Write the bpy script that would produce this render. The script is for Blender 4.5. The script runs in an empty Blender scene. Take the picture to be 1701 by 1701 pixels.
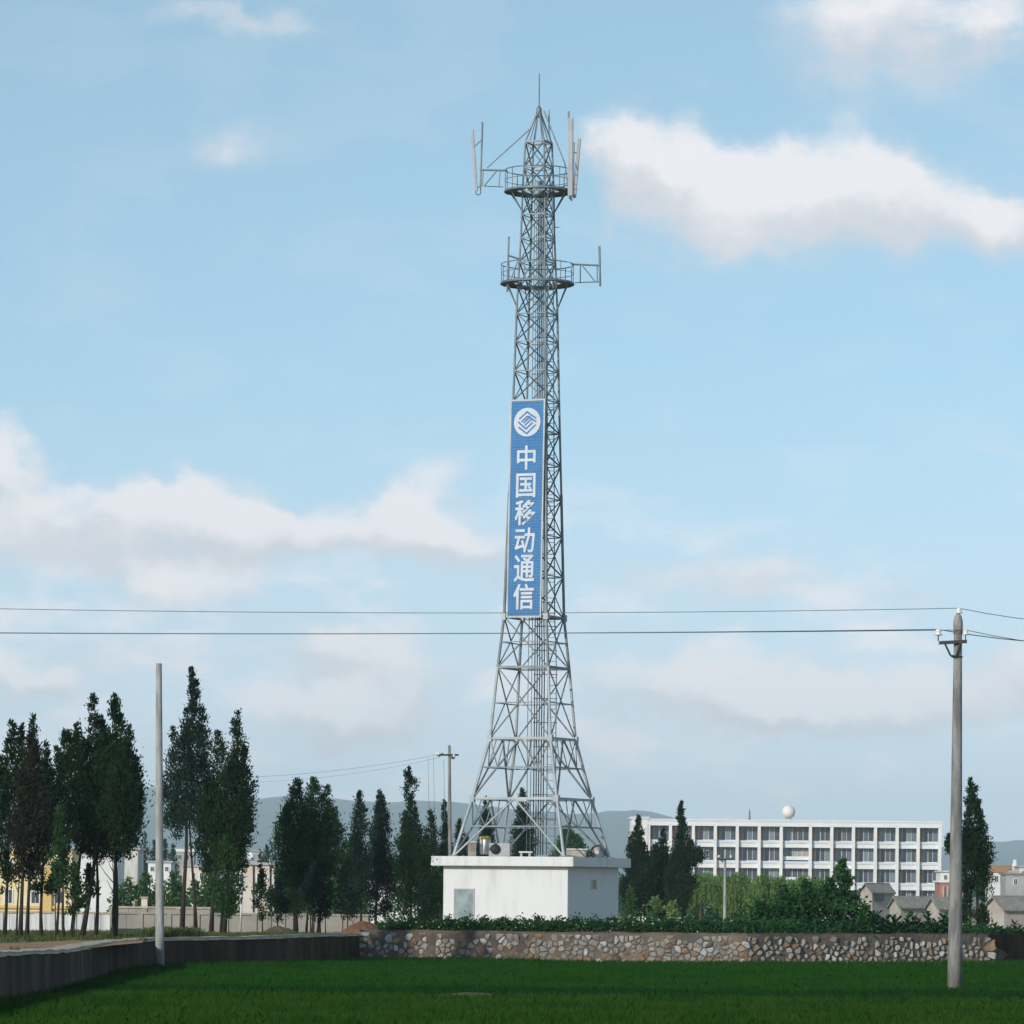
import bpy, bmesh, math, random
import numpy as np
from mathutils import Vector, Matrix, noise as mnoise

R = math.radians
SC = bpy.context.scene
COL = SC.collection

# ------------------------------------------------------------------ camera
W = 1701.0
F = 7500.0            # focal length in photo pixels (long lens)
HOR = 1480.0          # row of the horizon at the photo's centre column
EYE = 2.2             # camera height above the crop canopy
ROLL = R(0.55)
cam_d = bpy.data.cameras.new('camera')
cam = bpy.data.objects.new('camera', cam_d)
COL.objects.link(cam)
cam_d.sensor_width = 36.0
cam_d.lens = 36.0 * F / W
cam_d.shift_y = (HOR - W / 2) / W
cam_d.clip_start = 1.0
cam_d.clip_end = 30000.0
cam.matrix_world = Matrix.Translation((0, 0, EYE)) @ Matrix.Rotation(R(90), 4, 'X') @ Matrix.Rotation(ROLL, 4, 'Z')
SC.camera = cam

# ------------------------------------------------------------------ light
SUN_AZ, SUN_EL = R(36), R(20)     # sun low, to the left and behind the camera
sv = Vector((-math.sin(SUN_AZ) * math.cos(SUN_EL), -math.cos(SUN_AZ) * math.cos(SUN_EL), math.sin(SUN_EL)))
sun_d = bpy.data.lights.new('sun', 'SUN')
sun_d.energy = 2.0
sun_d.angle = R(0.6)
sun_d.color = (1.0, 0.94, 0.85)
sun = bpy.data.objects.new('sun', sun_d)
COL.objects.link(sun)
sun.rotation_euler = sv.to_track_quat('Z', 'Y').to_euler()
sun.location = (-40, -40, 60)

SC.view_settings.view_transform = 'Standard'
SC.view_settings.look = 'None'
SC.view_settings.exposure = 0.65
SC.view_settings.gamma = 1.0
SC.view_settings.use_curve_mapping = False
SC.cycles.max_bounces = 5
SC.cycles.diffuse_bounces = 2
SC.cycles.glossy_bounces = 2
SC.cycles.volume_bounces = 2
SC.cycles.transparent_max_bounces = 4


def unroll(px, py):
    u = (px - W / 2) / F
    v = (HOR - py) / F
    return u * math.cos(ROLL) - v * math.sin(ROLL), u * math.sin(ROLL) + v * math.cos(ROLL)


def P(px, py, Y):
    """the point at depth Y that the photo shows at (px, py)"""
    u, v = unroll(px, py)
    return Vector((u * Y, Y, EYE + v * Y))


def GP(px, py, z):
    """the point of the level plane z that the photo shows at (px, py)"""
    u, v = unroll(px, py)
    Y = (z - EYE) / v
    return Vector((u * Y, Y, z))


# ------------------------------------------------------------------ world: daylight sky with clouds
world = bpy.data.worlds.new('World')
SC.world = world
world.use_nodes = True
nt = world.node_tree
nt.nodes.clear()


def N(t, typ, **kw):
    n = t.nodes.new(typ)
    for k, v in kw.items():
        setattr(n, k, v)
    return n


def L(t, a, b):
    t.links.new(a, b)


def M(t, op, a, b=None, c=None, clamp=False):
    n = N(t, 'ShaderNodeMath', operation=op, use_clamp=clamp)
    for i, s in enumerate((a, b, c)):
        if s is None:
            continue
        if isinstance(s, (int, float)):
            n.inputs[i].default_value = s
        else:
            L(t, s, n.inputs[i])
    return n.outputs[0]


def V(t, op, a, b=None):
    n = N(t, 'ShaderNodeVectorMath', operation=op)
    for i, s in enumerate((a, b)):
        if s is None:
            continue
        if isinstance(s, (tuple, list)):
            n.inputs[i].default_value = s
        else:
            L(t, s, n.inputs[i])
    return n


def smooth(t, x, a, b):
    n = N(t, 'ShaderNodeMapRange', interpolation_type='SMOOTHSTEP')
    L(t, x, n.inputs['Value'])
    n.inputs['From Min'].default_value = a
    n.inputs['From Max'].default_value = b
    return n.outputs['Result']


def mixc(t, fac, a, b):
    n = N(t, 'ShaderNodeMix', data_type='RGBA')
    if isinstance(fac, (int, float)):
        n.inputs[0].default_value = fac
    else:
        L(t, fac, n.inputs[0])
    for i, s in ((6, a), (7, b)):
        if isinstance(s, (tuple, list)):
            n.inputs[i].default_value = tuple(s) + ((1,) if len(s) == 3 else ())
        else:
            L(t, s, n.inputs[i])
    return n.outputs[2]


world.cycles.sampling_method = 'MANUAL'
world.cycles.sample_map_resolution = 512
SKY_STRENGTH = 0.15
tc = N(nt, 'ShaderNodeTexCoord')
sep = N(nt, 'ShaderNodeSeparateXYZ')
L(nt, tc.outputs['Generated'], sep.inputs[0])
# the long lens sees only the lowest 11 degrees: spread the sky's own gradient over them
zup = M(nt, 'MULTIPLY', M(nt, 'MAXIMUM', sep.outputs[2], 0.0), 1.3)
zup = M(nt, 'ADD', zup, 0.24)
cmb = N(nt, 'ShaderNodeCombineXYZ')
L(nt, sep.outputs[0], cmb.inputs[0]); L(nt, sep.outputs[1], cmb.inputs[1]); L(nt, zup, cmb.inputs[2])
nrm = V(nt, 'NORMALIZE', cmb.outputs[0])
sky = N(nt, 'ShaderNodeTexSky', sky_type='NISHITA')
sky.sun_disc = False
sky.sun_elevation = SUN_EL
sky.sun_rotation = math.atan2(sv.x, sv.y)
sky.altitude = 1800
sky.air_density = 1.0
sky.dust_density = 1.2
sky.ozone_density = 0.5
L(nt, nrm.outputs[0], sky.inputs[0])
SKY_TINT = (1.17, 1.22, 0.98)
tint = V(nt, 'MULTIPLY', sky.outputs[0], SKY_TINT)

# clouds live on the direction (x/y, z/y); behind the camera only the drifting thin layer goes on
ys = M(nt, 'MAXIMUM', M(nt, 'ABSOLUTE', sep.outputs[1]), 0.02)
cu = M(nt, 'DIVIDE', sep.outputs[0], ys)
cv = M(nt, 'DIVIDE', sep.outputs[2], ys)
cc = N(nt, 'ShaderNodeCombineXYZ')
L(nt, cu, cc.inputs[0]); L(nt, cv, cc.inputs[1])
L(nt, M(nt, 'MULTIPLY', smooth(nt, sep.outputs[1], -0.01, 0.01), 3.0), cc.inputs[2])
uv = cc.outputs[0]
warp1 = N(nt, 'ShaderNodeTexNoise', noise_dimensions='3D')
warp1.inputs['Scale'].default_value = 42.0
warp1.inputs['Detail'].default_value = 6.0
warp1.inputs['Roughness'].default_value = 0.62
L(nt, uv, warp1.inputs['Vector'])
wv = V(nt, 'MULTIPLY', V(nt, 'SUBTRACT', warp1.outputs['Color'], (0.5, 0.5, 0.5)).outputs[0], (0.040, 0.024, 0.0))
uvw = V(nt, 'ADD', uv, wv.outputs[0]).outputs[0]
fbm = N(nt, 'ShaderNodeTexNoise', noise_dimensions='3D')
fbm.inputs['Scale'].default_value = 55.0
fbm.inputs['Detail'].default_value = 7.0
fbm.inputs['Roughness'].default_value = 0.58
fm = V(nt, 'MULTIPLY', uv, (0.6, 1.0, 1.0))
L(nt, fm.outputs[0], fbm.inputs['Vector'])

CLOUDS = [  # centre, half axes in photo pixels, weight
    (1075, 262, 165, 90, 1.2), (1210, 325, 210, 100, 1.15), (1385, 290, 175, 110, 1.25), (1465, 360, 200, 95, 1.0),
    (1640, 370, 160, 70, 0.85), (1330, 400, 270, 85, 0.55), (1180, 370, 200, 70, 0.5),
    (1480, 35, 280, 95, 0.95), (1650, 55, 140, 90, 0.7), (1480, 120, 260, 75, 0.5),
    (400, 18, 220, 38, 0.5), (405, 245, 140, 60, 0.55), (190, 485, 150, 55, 0.38),
    (20, 765, 105, 100, 1.1), (110, 835, 160, 70, 0.85), (310, 835, 160, 78, 1.1), (150, 885, 360, 85, 0.95),
    (450, 890, 190, 65, 0.95), (250, 930, 320, 50, 0.4),
    (725, 835, 130, 100, 0.9), (790, 920, 170, 75, 0.95), (640, 885, 160, 75, 0.75), (320, 985, 180, 62, 0.85),
    (1300, 945, 150, 55, 0.72), (1110, 960, 200, 55, 0.5), (1490, 990, 130, 50, 0.4), (1660, 750, 100, 32, 0.35),
    (600, 1080, 190, 66, 1.15), (575, 1190, 180, 75, 1.25), (700, 1135, 150, 60, 0.75), (230, 1085, 220, 52, 0.5),
    (1225, 1145, 230, 95, 1.4), (1480, 1175, 200, 95, 1.25), (1010, 1150, 150, 68, 0.8), (45, 1148, 130, 55, 1.15),
    (1690, 1120, 80, 80, 0.8), (860, 1240, 260, 50, 0.5), (330, 1235, 220, 50, 0.5),
]
acc = shade = None
for (cx, cy, ax, ay, wt) in CLOUDS:
    u0, v0 = unroll(cx, cy)
    d = V(nt, 'MULTIPLY', V(nt, 'SUBTRACT', uvw, (u0, v0, 3.0)).outputs[0], (F / (ax * 1.25), F / (ay * 1.25), 1.0))
    ln = V(nt, 'LENGTH', d.outputs[0]).outputs['Value']
    mr = N(nt, 'ShaderNodeMapRange', interpolation_type='SMOOTHSTEP')
    L(nt, ln, mr.inputs['Value'])
    for k, x in (('From Min', 1.0), ('From Max', 0.0), ('To Min', 0.0), ('To Max', wt)):
        mr.inputs[k].default_value = x
    g = mr.outputs['Result']
    acc = g if acc is None else M(nt, 'ADD', acc, g)
    if wt > 0.58:          # only the solid clouds show a lit top and a grey base
        dy = V(nt, 'DOT_PRODUCT', d.outputs[0], (0.0, 1.0, 0.0)).outputs['Value']
        shade = M(nt, 'MULTIPLY', g, dy) if shade is None else M(nt, 'MULTIPLY_ADD', g, dy, shade)
cl = M(nt, 'MULTIPLY', M(nt, 'MULTIPLY_ADD', shade, 0.45, acc), M(nt, 'MULTIPLY_ADD', fbm.outputs['Fac'], 2.8, -0.45))
dens = smooth(nt, cl, 0.03, 1.05)
# a thin drifting layer over the whole sky
thin = N(nt, 'ShaderNodeTexNoise', noise_dimensions='3D')
thin.inputs['Scale'].default_value = 34.0
thin.inputs['Detail'].default_value = 6.0
thin.inputs['Roughness'].default_value = 0.55
tv = V(nt, 'MULTIPLY', tc.outputs['Generated'], (1.0, 1.0, 2.3))
L(nt, tv.outputs[0], thin.inputs['Vector'])
veil = M(nt, 'MULTIPLY', smooth(nt, thin.outputs['Fac'], 0.47, 0.66), M(nt, 'MULTIPLY_ADD', smooth(nt, sep.outputs[2], 0.105, 0.05), 0.62, 0.06))
CLOUD_LIT = (4.1, 3.95, 4.0)
CLOUD_DIM = (3.0, 3.02, 3.22)
lit = smooth(nt, M(nt, 'MULTIPLY', M(nt, 'ADD', M(nt, 'MULTIPLY', shade, 1.5), M(nt, 'MULTIPLY', cl, 0.42)), M(nt, 'MULTIPLY_ADD', warp1.outputs['Fac'], 2.4, -0.2)), -0.12, 0.68)
ccol = mixc(nt, lit, CLOUD_DIM, CLOUD_LIT)
bank = M(nt, 'MULTIPLY', smooth(nt, sep.outputs[2], 0.125, 0.0), 0.66)     # vapour bank low over the plain, all round
base = mixc(nt, veil, mixc(nt, bank, tint.outputs[0], (3.6, 3.4, 3.45)), (4.5, 4.2, 4.25))
full = mixc(nt, M(nt, 'MULTIPLY', dens, 0.90), base, ccol)
bg = N(nt, 'ShaderNodeBackground')
bg.inputs['Strength'].default_value = SKY_STRENGTH
L(nt, full, bg.inputs['Color'])
wo = N(nt, 'ShaderNodeOutputWorld')
L(nt, bg.outputs[0], wo.inputs['Surface'])

# ------------------------------------------------------------------ helpers
rng = np.random.default_rng(7)
random.seed(7)
MATS = {}


def mat(name, color, rough=0.8, var=None, scale=2.0, detail=5.0, metal=0.0, bump=0.0, bscale=20.0, stretch=(1, 1, 1),
        rand=None, spec=0.3, lo=0.35, hi=0.65):
    """procedural material: colour, a second colour mixed in by noise, an optional per-object second mix, fine relief"""
    if name in MATS:
        return MATS[name]
    m = bpy.data.materials.new(name)
    m.use_nodes = True
    t = m.node_tree
    b = t.nodes['Principled BSDF']
    b.inputs['Roughness'].default_value = rough
    b.inputs['Metallic'].default_value = metal
    b.inputs['Specular IOR Level'].default_value = spec
    co = N(t, 'ShaderNodeTexCoord')
    geo = N(t, 'ShaderNodeNewGeometry')
    vm = V(t, 'MULTIPLY', geo.outputs['Position'], stretch)
    out = None
    if var:
        nz = N(t, 'ShaderNodeTexNoise')
        nz.inputs['Scale'].default_value = scale
        nz.inputs['Detail'].default_value = detail
        nz.inputs['Roughness'].default_value = 0.62
        L(t, vm.outputs[0], nz.inputs['Vector'])
        out = mixc(t, smooth(t, nz.outputs['Fac'], lo, hi), color, var)
    else:
        rgb = N(t, 'ShaderNodeRGB')
        rgb.outputs[0].default_value = tuple(color) + (1,)
        out = rgb.outputs[0]
    if rand:
        oi = N(t, 'ShaderNodeObjectInfo')
        ramp = N(t, 'ShaderNodeValToRGB')
        ramp.color_ramp.interpolation = 'CONSTANT'
        els = ramp.color_ramp.elements
        while len(els) < len(rand):
            els.new(0.5)
        for i, c in enumerate(rand):
            els[i].position = i / len(rand)
            els[i].color = tuple(c) + (1,)
        L(t, oi.outputs['Random'], ramp.inputs[0])
        out = mixc(t, 0.72, out, ramp.outputs[0])
    L(t, out, b.inputs['Base Color'])
    if bump:
        bvec = geo.outputs['Position'] if name.startswith('stained mud') else vm.outputs[0]
        n2 = N(t, 'ShaderNodeTexNoise')
        n2.inputs['Scale'].default_value = bscale
        n2.inputs['Detail'].default_value = 6.0
        L(t, bvec, n2.inputs['Vector'])
        bp = N(t, 'ShaderNodeBump')
        bp.inputs['Strength'].default_value = bump
        bp.inputs['Distance'].default_value = 0.05
        L(t, n2.outputs['Fac'], bp.inputs['Height'])
        L(t, bp.outputs[0], b.inputs['Normal'])
    MATS[name] = m
    return m


def leafmat(name, c1, c2, scale=1.3, rough=0.85, trans=0.25):
    if name in MATS:
        return MATS[name]
    m = mat(name, c1, rough, c2, scale, 3.0, spec=0.06)
    t = m.node_tree
    b = t.nodes['Principled BSDF']
    src = b.inputs['Base Color'].links[0].from_socket
    tr = N(t, 'ShaderNodeBsdfTranslucent')
    L(t, src, tr.inputs['Color'])
    mx = N(t, 'ShaderNodeMixShader')
    mx.inputs[0].default_value = trans
    L(t, b.outputs[0], mx.inputs[1]); L(t, tr.outputs[0], mx.inputs[2])
    L(t, mx.outputs[0], t.nodes['Material Output'].inputs['Surface'])
    return m


def link(o, parent=None):
    COL.objects.link(o)
    if parent is not None:
        o.parent = parent
        o.matrix_parent_inverse = parent.matrix_basis.inverted()
    return o


def tag(o, label, cat, group=None, kind=None):
    if label:
        o['label'] = label
    if cat:
        o['category'] = cat
    if group:
        o['group'] = group
    if kind:
        o['kind'] = kind
    return o


def thing(name, label, cat, loc, group=None):
    o = bpy.data.objects.new(name, None)
    o.empty_display_size = 0.2
    o.matrix_basis = Matrix.Translation(loc)
    COL.objects.link(o)
    return tag(o, label, cat, group)


def meshobj(name, verts, faces, m, parent=None, smoothed=False):
    me = bpy.data.meshes.new(name)
    me.from_pydata([tuple(v) for v in verts], [], faces)
    me.update()
    if smoothed:
        me.polygons.foreach_set('use_smooth', [True] * len(me.polygons))
    me.materials.append(m)
    return link(bpy.data.objects.new(name, me), parent)


def npmesh(name, verts, faces, m, parent=None):
    """fast mesh from numpy arrays; every face has the same number of corners"""
    me = bpy.data.meshes.new(name)
    nf, k = faces.shape
    me.vertices.add(len(verts))
    me.vertices.foreach_set('co', np.ascontiguousarray(verts, dtype=np.float32).ravel())
    me.loops.add(nf * k)
    me.loops.foreach_set('vertex_index', np.ascontiguousarray(faces, dtype=np.int32).ravel())
    me.polygons.add(nf)
    me.polygons.foreach_set('loop_start', np.arange(0, nf * k, k, dtype=np.int32))
    me.polygons.foreach_set('loop_total', np.full(nf, k, dtype=np.int32))
    me.update(calc_edges=True)
    for mm in (m if isinstance(m, (list, tuple)) else [m]):
        me.materials.append(mm)
    return link(bpy.data.objects.new(name, me), parent)


_UNIT = {}


def unit(kind, m):
    """shared unit meshes, one per material: a box of side 1, a rod of length 1 along z with radius 1"""
    key = (kind, m.name)
    if key in _UNIT:
        return _UNIT[key]
    bm = bmesh.new()
    if kind == 'box':
        bmesh.ops.create_cube(bm, size=1.0)
    elif kind == 'rod':
        bmesh.ops.create_cone(bm, cap_ends=True, segments=8, radius1=1, radius2=1, depth=1.0)
        for f in bm.faces:
            f.smooth = len(f.verts) == 4
    elif kind == 'angle':       # an L-section steel bar
        pts = [(-.5, -.5), (.5, -.5), (.5, -.32), (-.32, -.32), (-.32, .5), (-.5, .5)]
        a = [bm.verts.new((x, y, -.5)) for x, y in pts]
        b = [bm.verts.new((x, y, .5)) for x, y in pts]
        for i in range(6):
            j = (i + 1) % 6
            bm.faces.new((a[i], a[j], b[j], b[i]))
        bm.faces.new(a[::-1]); bm.faces.new(b)
    me = bpy.data.meshes.new(kind)
    bm.to_mesh(me); bm.free()
    me.materials.append(m)
    _UNIT[key] = me
    return me


def box(name, c, size, m, parent=None, rot=0.0):
    o = bpy.data.objects.new(name, unit('box', m))
    o.matrix_basis = Matrix.Translation(c) @ Matrix.Rotation(rot, 4, 'Z') @ Matrix.Diagonal((size[0], size[1], size[2], 1))
    return link(o, parent)


def rod(name, a, b, r, m, parent=None, kind='rod'):
    a, b = Vector(a), Vector(b)
    d = b - a
    q = d.to_track_quat('Z', 'Y').to_matrix().to_4x4()
    o = bpy.data.objects.new(name, unit(kind, m))
    s = r if kind == 'rod' else 2 * r
    o.matrix_basis = Matrix.Translation((a + b) / 2) @ q @ Matrix.Diagonal((s, s, d.length, 1))
    return link(o, parent)


def tube(name, pts, radii, m, parent=None, seg=8, closed=False, caps=True):
    """a tapering tube along a polyline"""
    pts = [Vector(p) for p in pts]
    if isinstance(radii, (int, float)):
        radii = [radii] * len(pts)
    vs, fs = [], []
    n = len(pts)
    for i, p in enumerate(pts):
        if closed:
            d = pts[(i + 1) % n] - pts[i - 1]
        else:
            d = pts[min(i + 1, n - 1)] - pts[max(i - 1, 0)]
        d.normalize()
        ref = Vector((0, 1, 0)) if abs(d.y) < 0.9 else Vector((1, 0, 0))
        x = d.cross(ref).normalized()
        y = d.cross(x)
        for k in range(seg):
            a = 2 * math.pi * k / seg
            vs.append(p + radii[i] * (math.cos(a) * x + math.sin(a) * y))
    for i in range(n if closed else n - 1):
        j = (i + 1) % n
        for k in range(seg):
            k2 = (k + 1) % seg
            fs.append((i * seg + k, i * seg + k2, j * seg + k2, j * seg + k))
    if caps and not closed:
        fs.append(tuple(range(seg))[::-1])
        fs.append(tuple(range((n - 1) * seg, n * seg)))
    return meshobj(name, vs, fs, m, parent, smoothed=True)


def lathe(name, prof, c, m, parent=None, seg=20, tilt=None):
    """a solid of revolution: prof is a list of (radius, height)"""
    vs, fs = [], []
    T = tilt or Matrix.Identity(4)
    for (r, z) in prof:
        for k in range(seg):
            a = 2 * math.pi * k / seg
            vs.append(Vector(c) + T @ Vector((r * math.cos(a), r * math.sin(a), z)))
    for i in range(len(prof) - 1):
        for k in range(seg):
            k2 = (k + 1) % seg
            fs.append((i * seg + k, i * seg + k2, (i + 1) * seg + k2, (i + 1) * seg + k))
    fs.append(tuple(range(seg))[::-1])
    fs.append(tuple(range((len(prof) - 1) * seg, len(prof) * seg)))
    return meshobj(name, vs, fs, m, parent, smoothed=True)


TERR = [(-100, .62), (140, .62), (170, .5), (200, .22), (230, .05), (300, -.6), (520, -1.7), (750, -2.6), (1500, -3.0), (40000, -3.0)]


def terr(Y):
    for (a, za), (b, zb) in zip(TERR, TERR[1:]):
        if Y <= b:
            return za + (zb - za) * max(0.0, (Y - a)) / (b - a)
    return -3.0


# ------------------------------------------------------------------ materials
m_soil = mat('field soil', (.045, .055, .02), .95, (.03, .045, .015), .5)
m_terr = mat('terrace ground', (.11, .12, .045), .95, (.20, .15, .09), .35, bump=.6, bscale=6)
m_dirt = mat('bare dirt', (.38, .205, .11), .95, (.27, .15, .085), .9, bump=.5, bscale=9)
m_mud = mat('stained mud plaster', (.032, .018, .009), .95, (.115, .068, .036), .9, bump=.9, bscale=5, stretch=(1, 1, .35), lo=.4, hi=.75)
m_cope = mat('weathered coping', (.50, .42, .32), .95, (.34, .28, .21), 2.5, bump=.6, bscale=10)
m_mortar = mat('earth mortar', (.10, .088, .078), .95, (.175, .13, .095), 1.1, bump=.9, bscale=8)
m_mortar2 = mat('dark weathered mortar', (.075, .062, .054), .95, (.14, .105, .08), 2.2, bump=.9, bscale=8)
m_stone = mat('grey rubble stone', (.18, .17, .16), .9, (.34, .33, .32), 3.5, bump=.8, bscale=12,
              rand=[(.42, .415, .40), (.31, .30, .285), (.50, .49, .475), (.25, .215, .18), (.37, .36, .34), (.19, .165, .145), (.30, .265, .23), (.22, .20, .18)])
m_stoner = mat('rusty rubble stone', (.18, .135, .10), .9, (.28, .20, .13), 3.5, bump=.8, bscale=12,
               rand=[(.29, .185, .11), (.22, .125, .08), (.33, .28, .23), (.22, .145, .095), (.30, .28, .255), (.17, .12, .085)])
m_steel = mat('galvanised steel', (.22, .25, .258), .55, (.15, .175, .185), 1.2, metal=.35, spec=.4)
m_steeld = mat('dark galvanised steel', (.14, .165, .17), .6, (.095, .115, .12), 1.2, metal=.3, spec=.4)
m_steelw = mat('pale galvanised steel', (.40, .42, .43), .55, (.30, .325, .34), 1.2, metal=.2, spec=.4)
m_cable = mat('black feeder cable', (.035, .04, .045), .6)
m_ant = mat('antenna radome', (.42, .43, .45), .5, (.36, .37, .39), 2.0)
m_iron = mat('painted dark iron', (.03, .035, .045), .6, (.06, .055, .05), 6)
m_porc = mat('white porcelain', (.72, .68, .64), .25, spec=.6)
m_conc = mat('pole concrete', (.275, .268, .25), .9, (.155, .15, .142), 2.2, bump=.4, bscale=12, stretch=(3, 3, .6))
m_concl = mat('light pole concrete', (.38, .375, .36), .9, (.24, .24, .23), 2.2, bump=.4, bscale=12, stretch=(3, 3, .6))
m_wire = mat('aluminium wire', (.16, .20, .22), .6)
m_white = mat('whitewashed plaster', (.66, .66, .66), .9, (.47, .47, .46), 1.1, bump=.25, bscale=7, lo=.46, hi=.85, stretch=(1.4, 1.4, .22))
m_whited = mat('whitewashed slab', (.66, .66, .65), .9, (.42, .42, .40), 1.3, bump=.2, bscale=7, lo=.48, hi=.85, stretch=(1.5, 1.5, .3))
m_door = mat('grey metal door', (.17, .215, .23), .5, (.28, .33, .345), 1.6)
m_hole = mat('dark opening', (.02, .022, .025), .6)
m_glass = mat('dark window glass', (.035, .045, .055), .12, (.08, .09, .10), .4, spec=.6)


def gridmat(name, c1, c2, cline, amount):
    """paint on a board whose fine square mesh shows as thin lines"""
    m = mat(name, c1, .6, c2, 1.1)
    t = m.node_tree
    b = t.nodes['Principled BSDF']
    src = b.inputs['Base Color'].links[0].from_socket
    geo = N(t, 'ShaderNodeNewGeometry')
    al = V(t, 'DOT_PRODUCT', geo.outputs['Position'], (math.cos(R(23.2)), -math.sin(R(23.2)), 0)).outputs['Value']
    zz = V(t, 'DOT_PRODUCT', geo.outputs['Position'], (0, 0, 1)).outputs['Value']
    f = [M(t, 'LESS_THAN', M(t, 'FRACT', M(t, 'DIVIDE', x, p)), .26) for x, p in ((al, .125), (zz, .155))]
    L(t, mixc(t, M(t, 'MULTIPLY', M(t, 'MAXIMUM', f[0], f[1]), amount), src, cline), b.inputs['Base Color'])
    return m


m_blue = gridmat('sign blue', (.014, .125, .325), (.026, .16, .38), (.13, .30, .48), .34)
m_letter = gridmat('sign white', (.62, .64, .67), (.52, .55, .60), (.34, .42, .55), .35)
m_acbox = mat('grey appliance', (.42, .42, .42), .6, (.34, .34, .34), 3)
m_yel = mat('yellow cap', (.50, .36, .08), .6, (.42, .28, .06), 3)
m_tank = mat('stainless tank', (.62, .61, .58), .4, (.52, .50, .47), 2.0, metal=.2)
m_bark = mat('bark', (.026, .020, .016), .95, (.05, .038, .03), 4, bump=.8, bscale=16, stretch=(2, 2, .5))
m_barkl = mat('grey bark', (.10, .085, .07), .95, (.07, .055, .045), 4, bump=.8, bscale=16, stretch=(2, 2, .5))
m_cyp = leafmat('cypress leaf', (.011, .031, .016), (.024, .053, .021), 1.1)
m_cypb = leafmat('cypress leaf bluish', (.012, .031, .023), (.026, .053, .034), 1.1)
m_cypm = leafmat('juniper leaf mid green', (.021, .060, .024), (.044, .098, .036), 1.2)
m_cypg = leafmat('juniper leaf green', (.024, .062, .020), (.040, .085, .026), 1.1)
m_dead = leafmat('dead brown needle', (.020, .022, .015), (.032, .032, .022), 1.4, trans=.15)
m_broad = leafmat('broad leaf', (.04, .10, .035), (.075, .16, .042), 1.0, trans=.35)
m_broadd = leafmat('dark broad leaf', (.020, .070, .028), (.042, .115, .036), 1.2, trans=.25)
m_willow = leafmat('willow leaf', (.12, .22, .055), (.21, .33, .09), .8, trans=.4)
m_crop = leafmat('crop leaf', (.02, .062, .022), (.04, .10, .03), 2.0, trans=.3)
m_petal = mat('pale flower', (.62, .66, .52), .8)
m_grass1 = leafmat('young rice', (.012, .068, .007), (.024, .088, .009), .35, trans=.35)
m_grass3 = leafmat('darker rice', (.008, .046, .009), (.014, .060, .010), .5, trans=.3)  # darker green for the rice strip beside the ridge
m_grass2 = leafmat('yellow green rice', (.016, .070, .007), (.040, .092, .010), .45, trans=.35)
m_hill = mat('wooded hill', (.03, .05, .025), .95, (.07, .085, .04), .004, detail=8)

# ------------------------------------------------------------------ ground
FZ = -0.25     # field soil; the crop canopy reaches up to about z = 0
lw = [(-10.6, -25.0)]
LEFTPX = [(0, 1651), (113, 1630), (188, 1606), (258, 1598), (330, 1596.3), (430, 1594), (520, 1589), (600, 1585.5)]
for (px, py) in LEFTPX:
    q = GP(px, py, 0)
    lw.append((q.x, q.y))
lw[-1] = (lw[-1][0], 151.5)
sw = [lw[-1]]
for (px, py) in [(885, 1590), (1240, 1594), (1640, 1594)]:
    q = GP(px, py, 0)
    sw.append((q.x, q.y))
ew = [sw[-1], (GP(1720, 1593, 0).x, GP(1720, 1593, 0).y), (60.0, 163.0)]
front = lw + sw[1:] + ew[1:]

poly = [(x, y, FZ) for x, y in front] + [(60.0, -25.0, FZ)]
fld = meshobj('field', poly, [tuple(range(len(poly)))], m_soil)
tag(fld, 'flat crop field in front of the walls', None, kind='structure')

# terrace behind the walls, falling gently away to the plain
vs, fs = [], []


def grid_rows(xs_of_row, ys):
    base0 = len(vs)
    nx = len(xs_of_row(ys[0]))
    for y in ys:
        for x in xs_of_row(y):
            z = terr(y) + 0.05 * mnoise.noise(Vector((x * .15, y * .15, 0)))
            vs.append((x, y, z))
    for j in range(len(ys) - 1):
        for i in range(nx - 1):
            a = base0 + j * nx + i
            fs.append((a, a + 1, a + 1 + nx, a + nx))


def wall_x(y):
    for (x0, y0), (x1, y1) in zip(lw, lw[1:]):
        if y0 <= y <= y1:
            return x0 + (x1 - x0) * (y - y0) / (y1 - y0)
    return lw[0][0]


yl = [-25, 20, 60, 80] + list(np.linspace(90, 151.5, 42))
xl_off = np.array([-260, -120, -60, -30, -18, -12, -8, -5, -3, -1.5, 0])
grid_rows(lambda y: [wall_x(y) + o - 0.1 for o in xl_off], yl)
# back block: starts on the wall line
cols = sorted(set([-14000, -2500, -1200, -600, -264] + list(np.linspace(lw[-1][0] - .1, 60, 60)) + [120, 300, 700, 1500, 2500, 14000] +
                  list(np.linspace(-120, lw[-1][0] - .1, 12))))


def wall_y(x):
    pts = sw + ew[1:]
    if x <= pts[0][0]:
        return pts[0][1]
    for (x0, y0), (x1, y1) in zip(pts, pts[1:]):
        if x <= x1:
            return y0 + (y1 - y0) * (x - x0) / (x1 - x0)
    return pts[-1][1]


ts = [0, .5, 1.5, 3, 6, 10, 16, 25, 40, 60, 80, 115, 150, 220, 370, 600, 1000, 1400, 2200, 3000, 5000, 8000, 15000]
b0 = len(vs)
for t_ in ts:
    for x in cols:
        y = wall_y(x) + .1 + t_
        vs.append((x, y, terr(y) + 0.04 * mnoise.noise(Vector((x * .15, y * .15, 0)))))
nx = len(cols)
for j in range(len(ts) - 1):
    for i in range(nx - 1):
        a = b0 + j * nx + i
        fs.append((a, a + 1, a + 1 + nx, a + nx))
ground = meshobj('ground', vs, fs, m_terr, smoothed=True)
tag(ground, 'grassy terrace and plain behind the walls', None, kind='structure')

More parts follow.
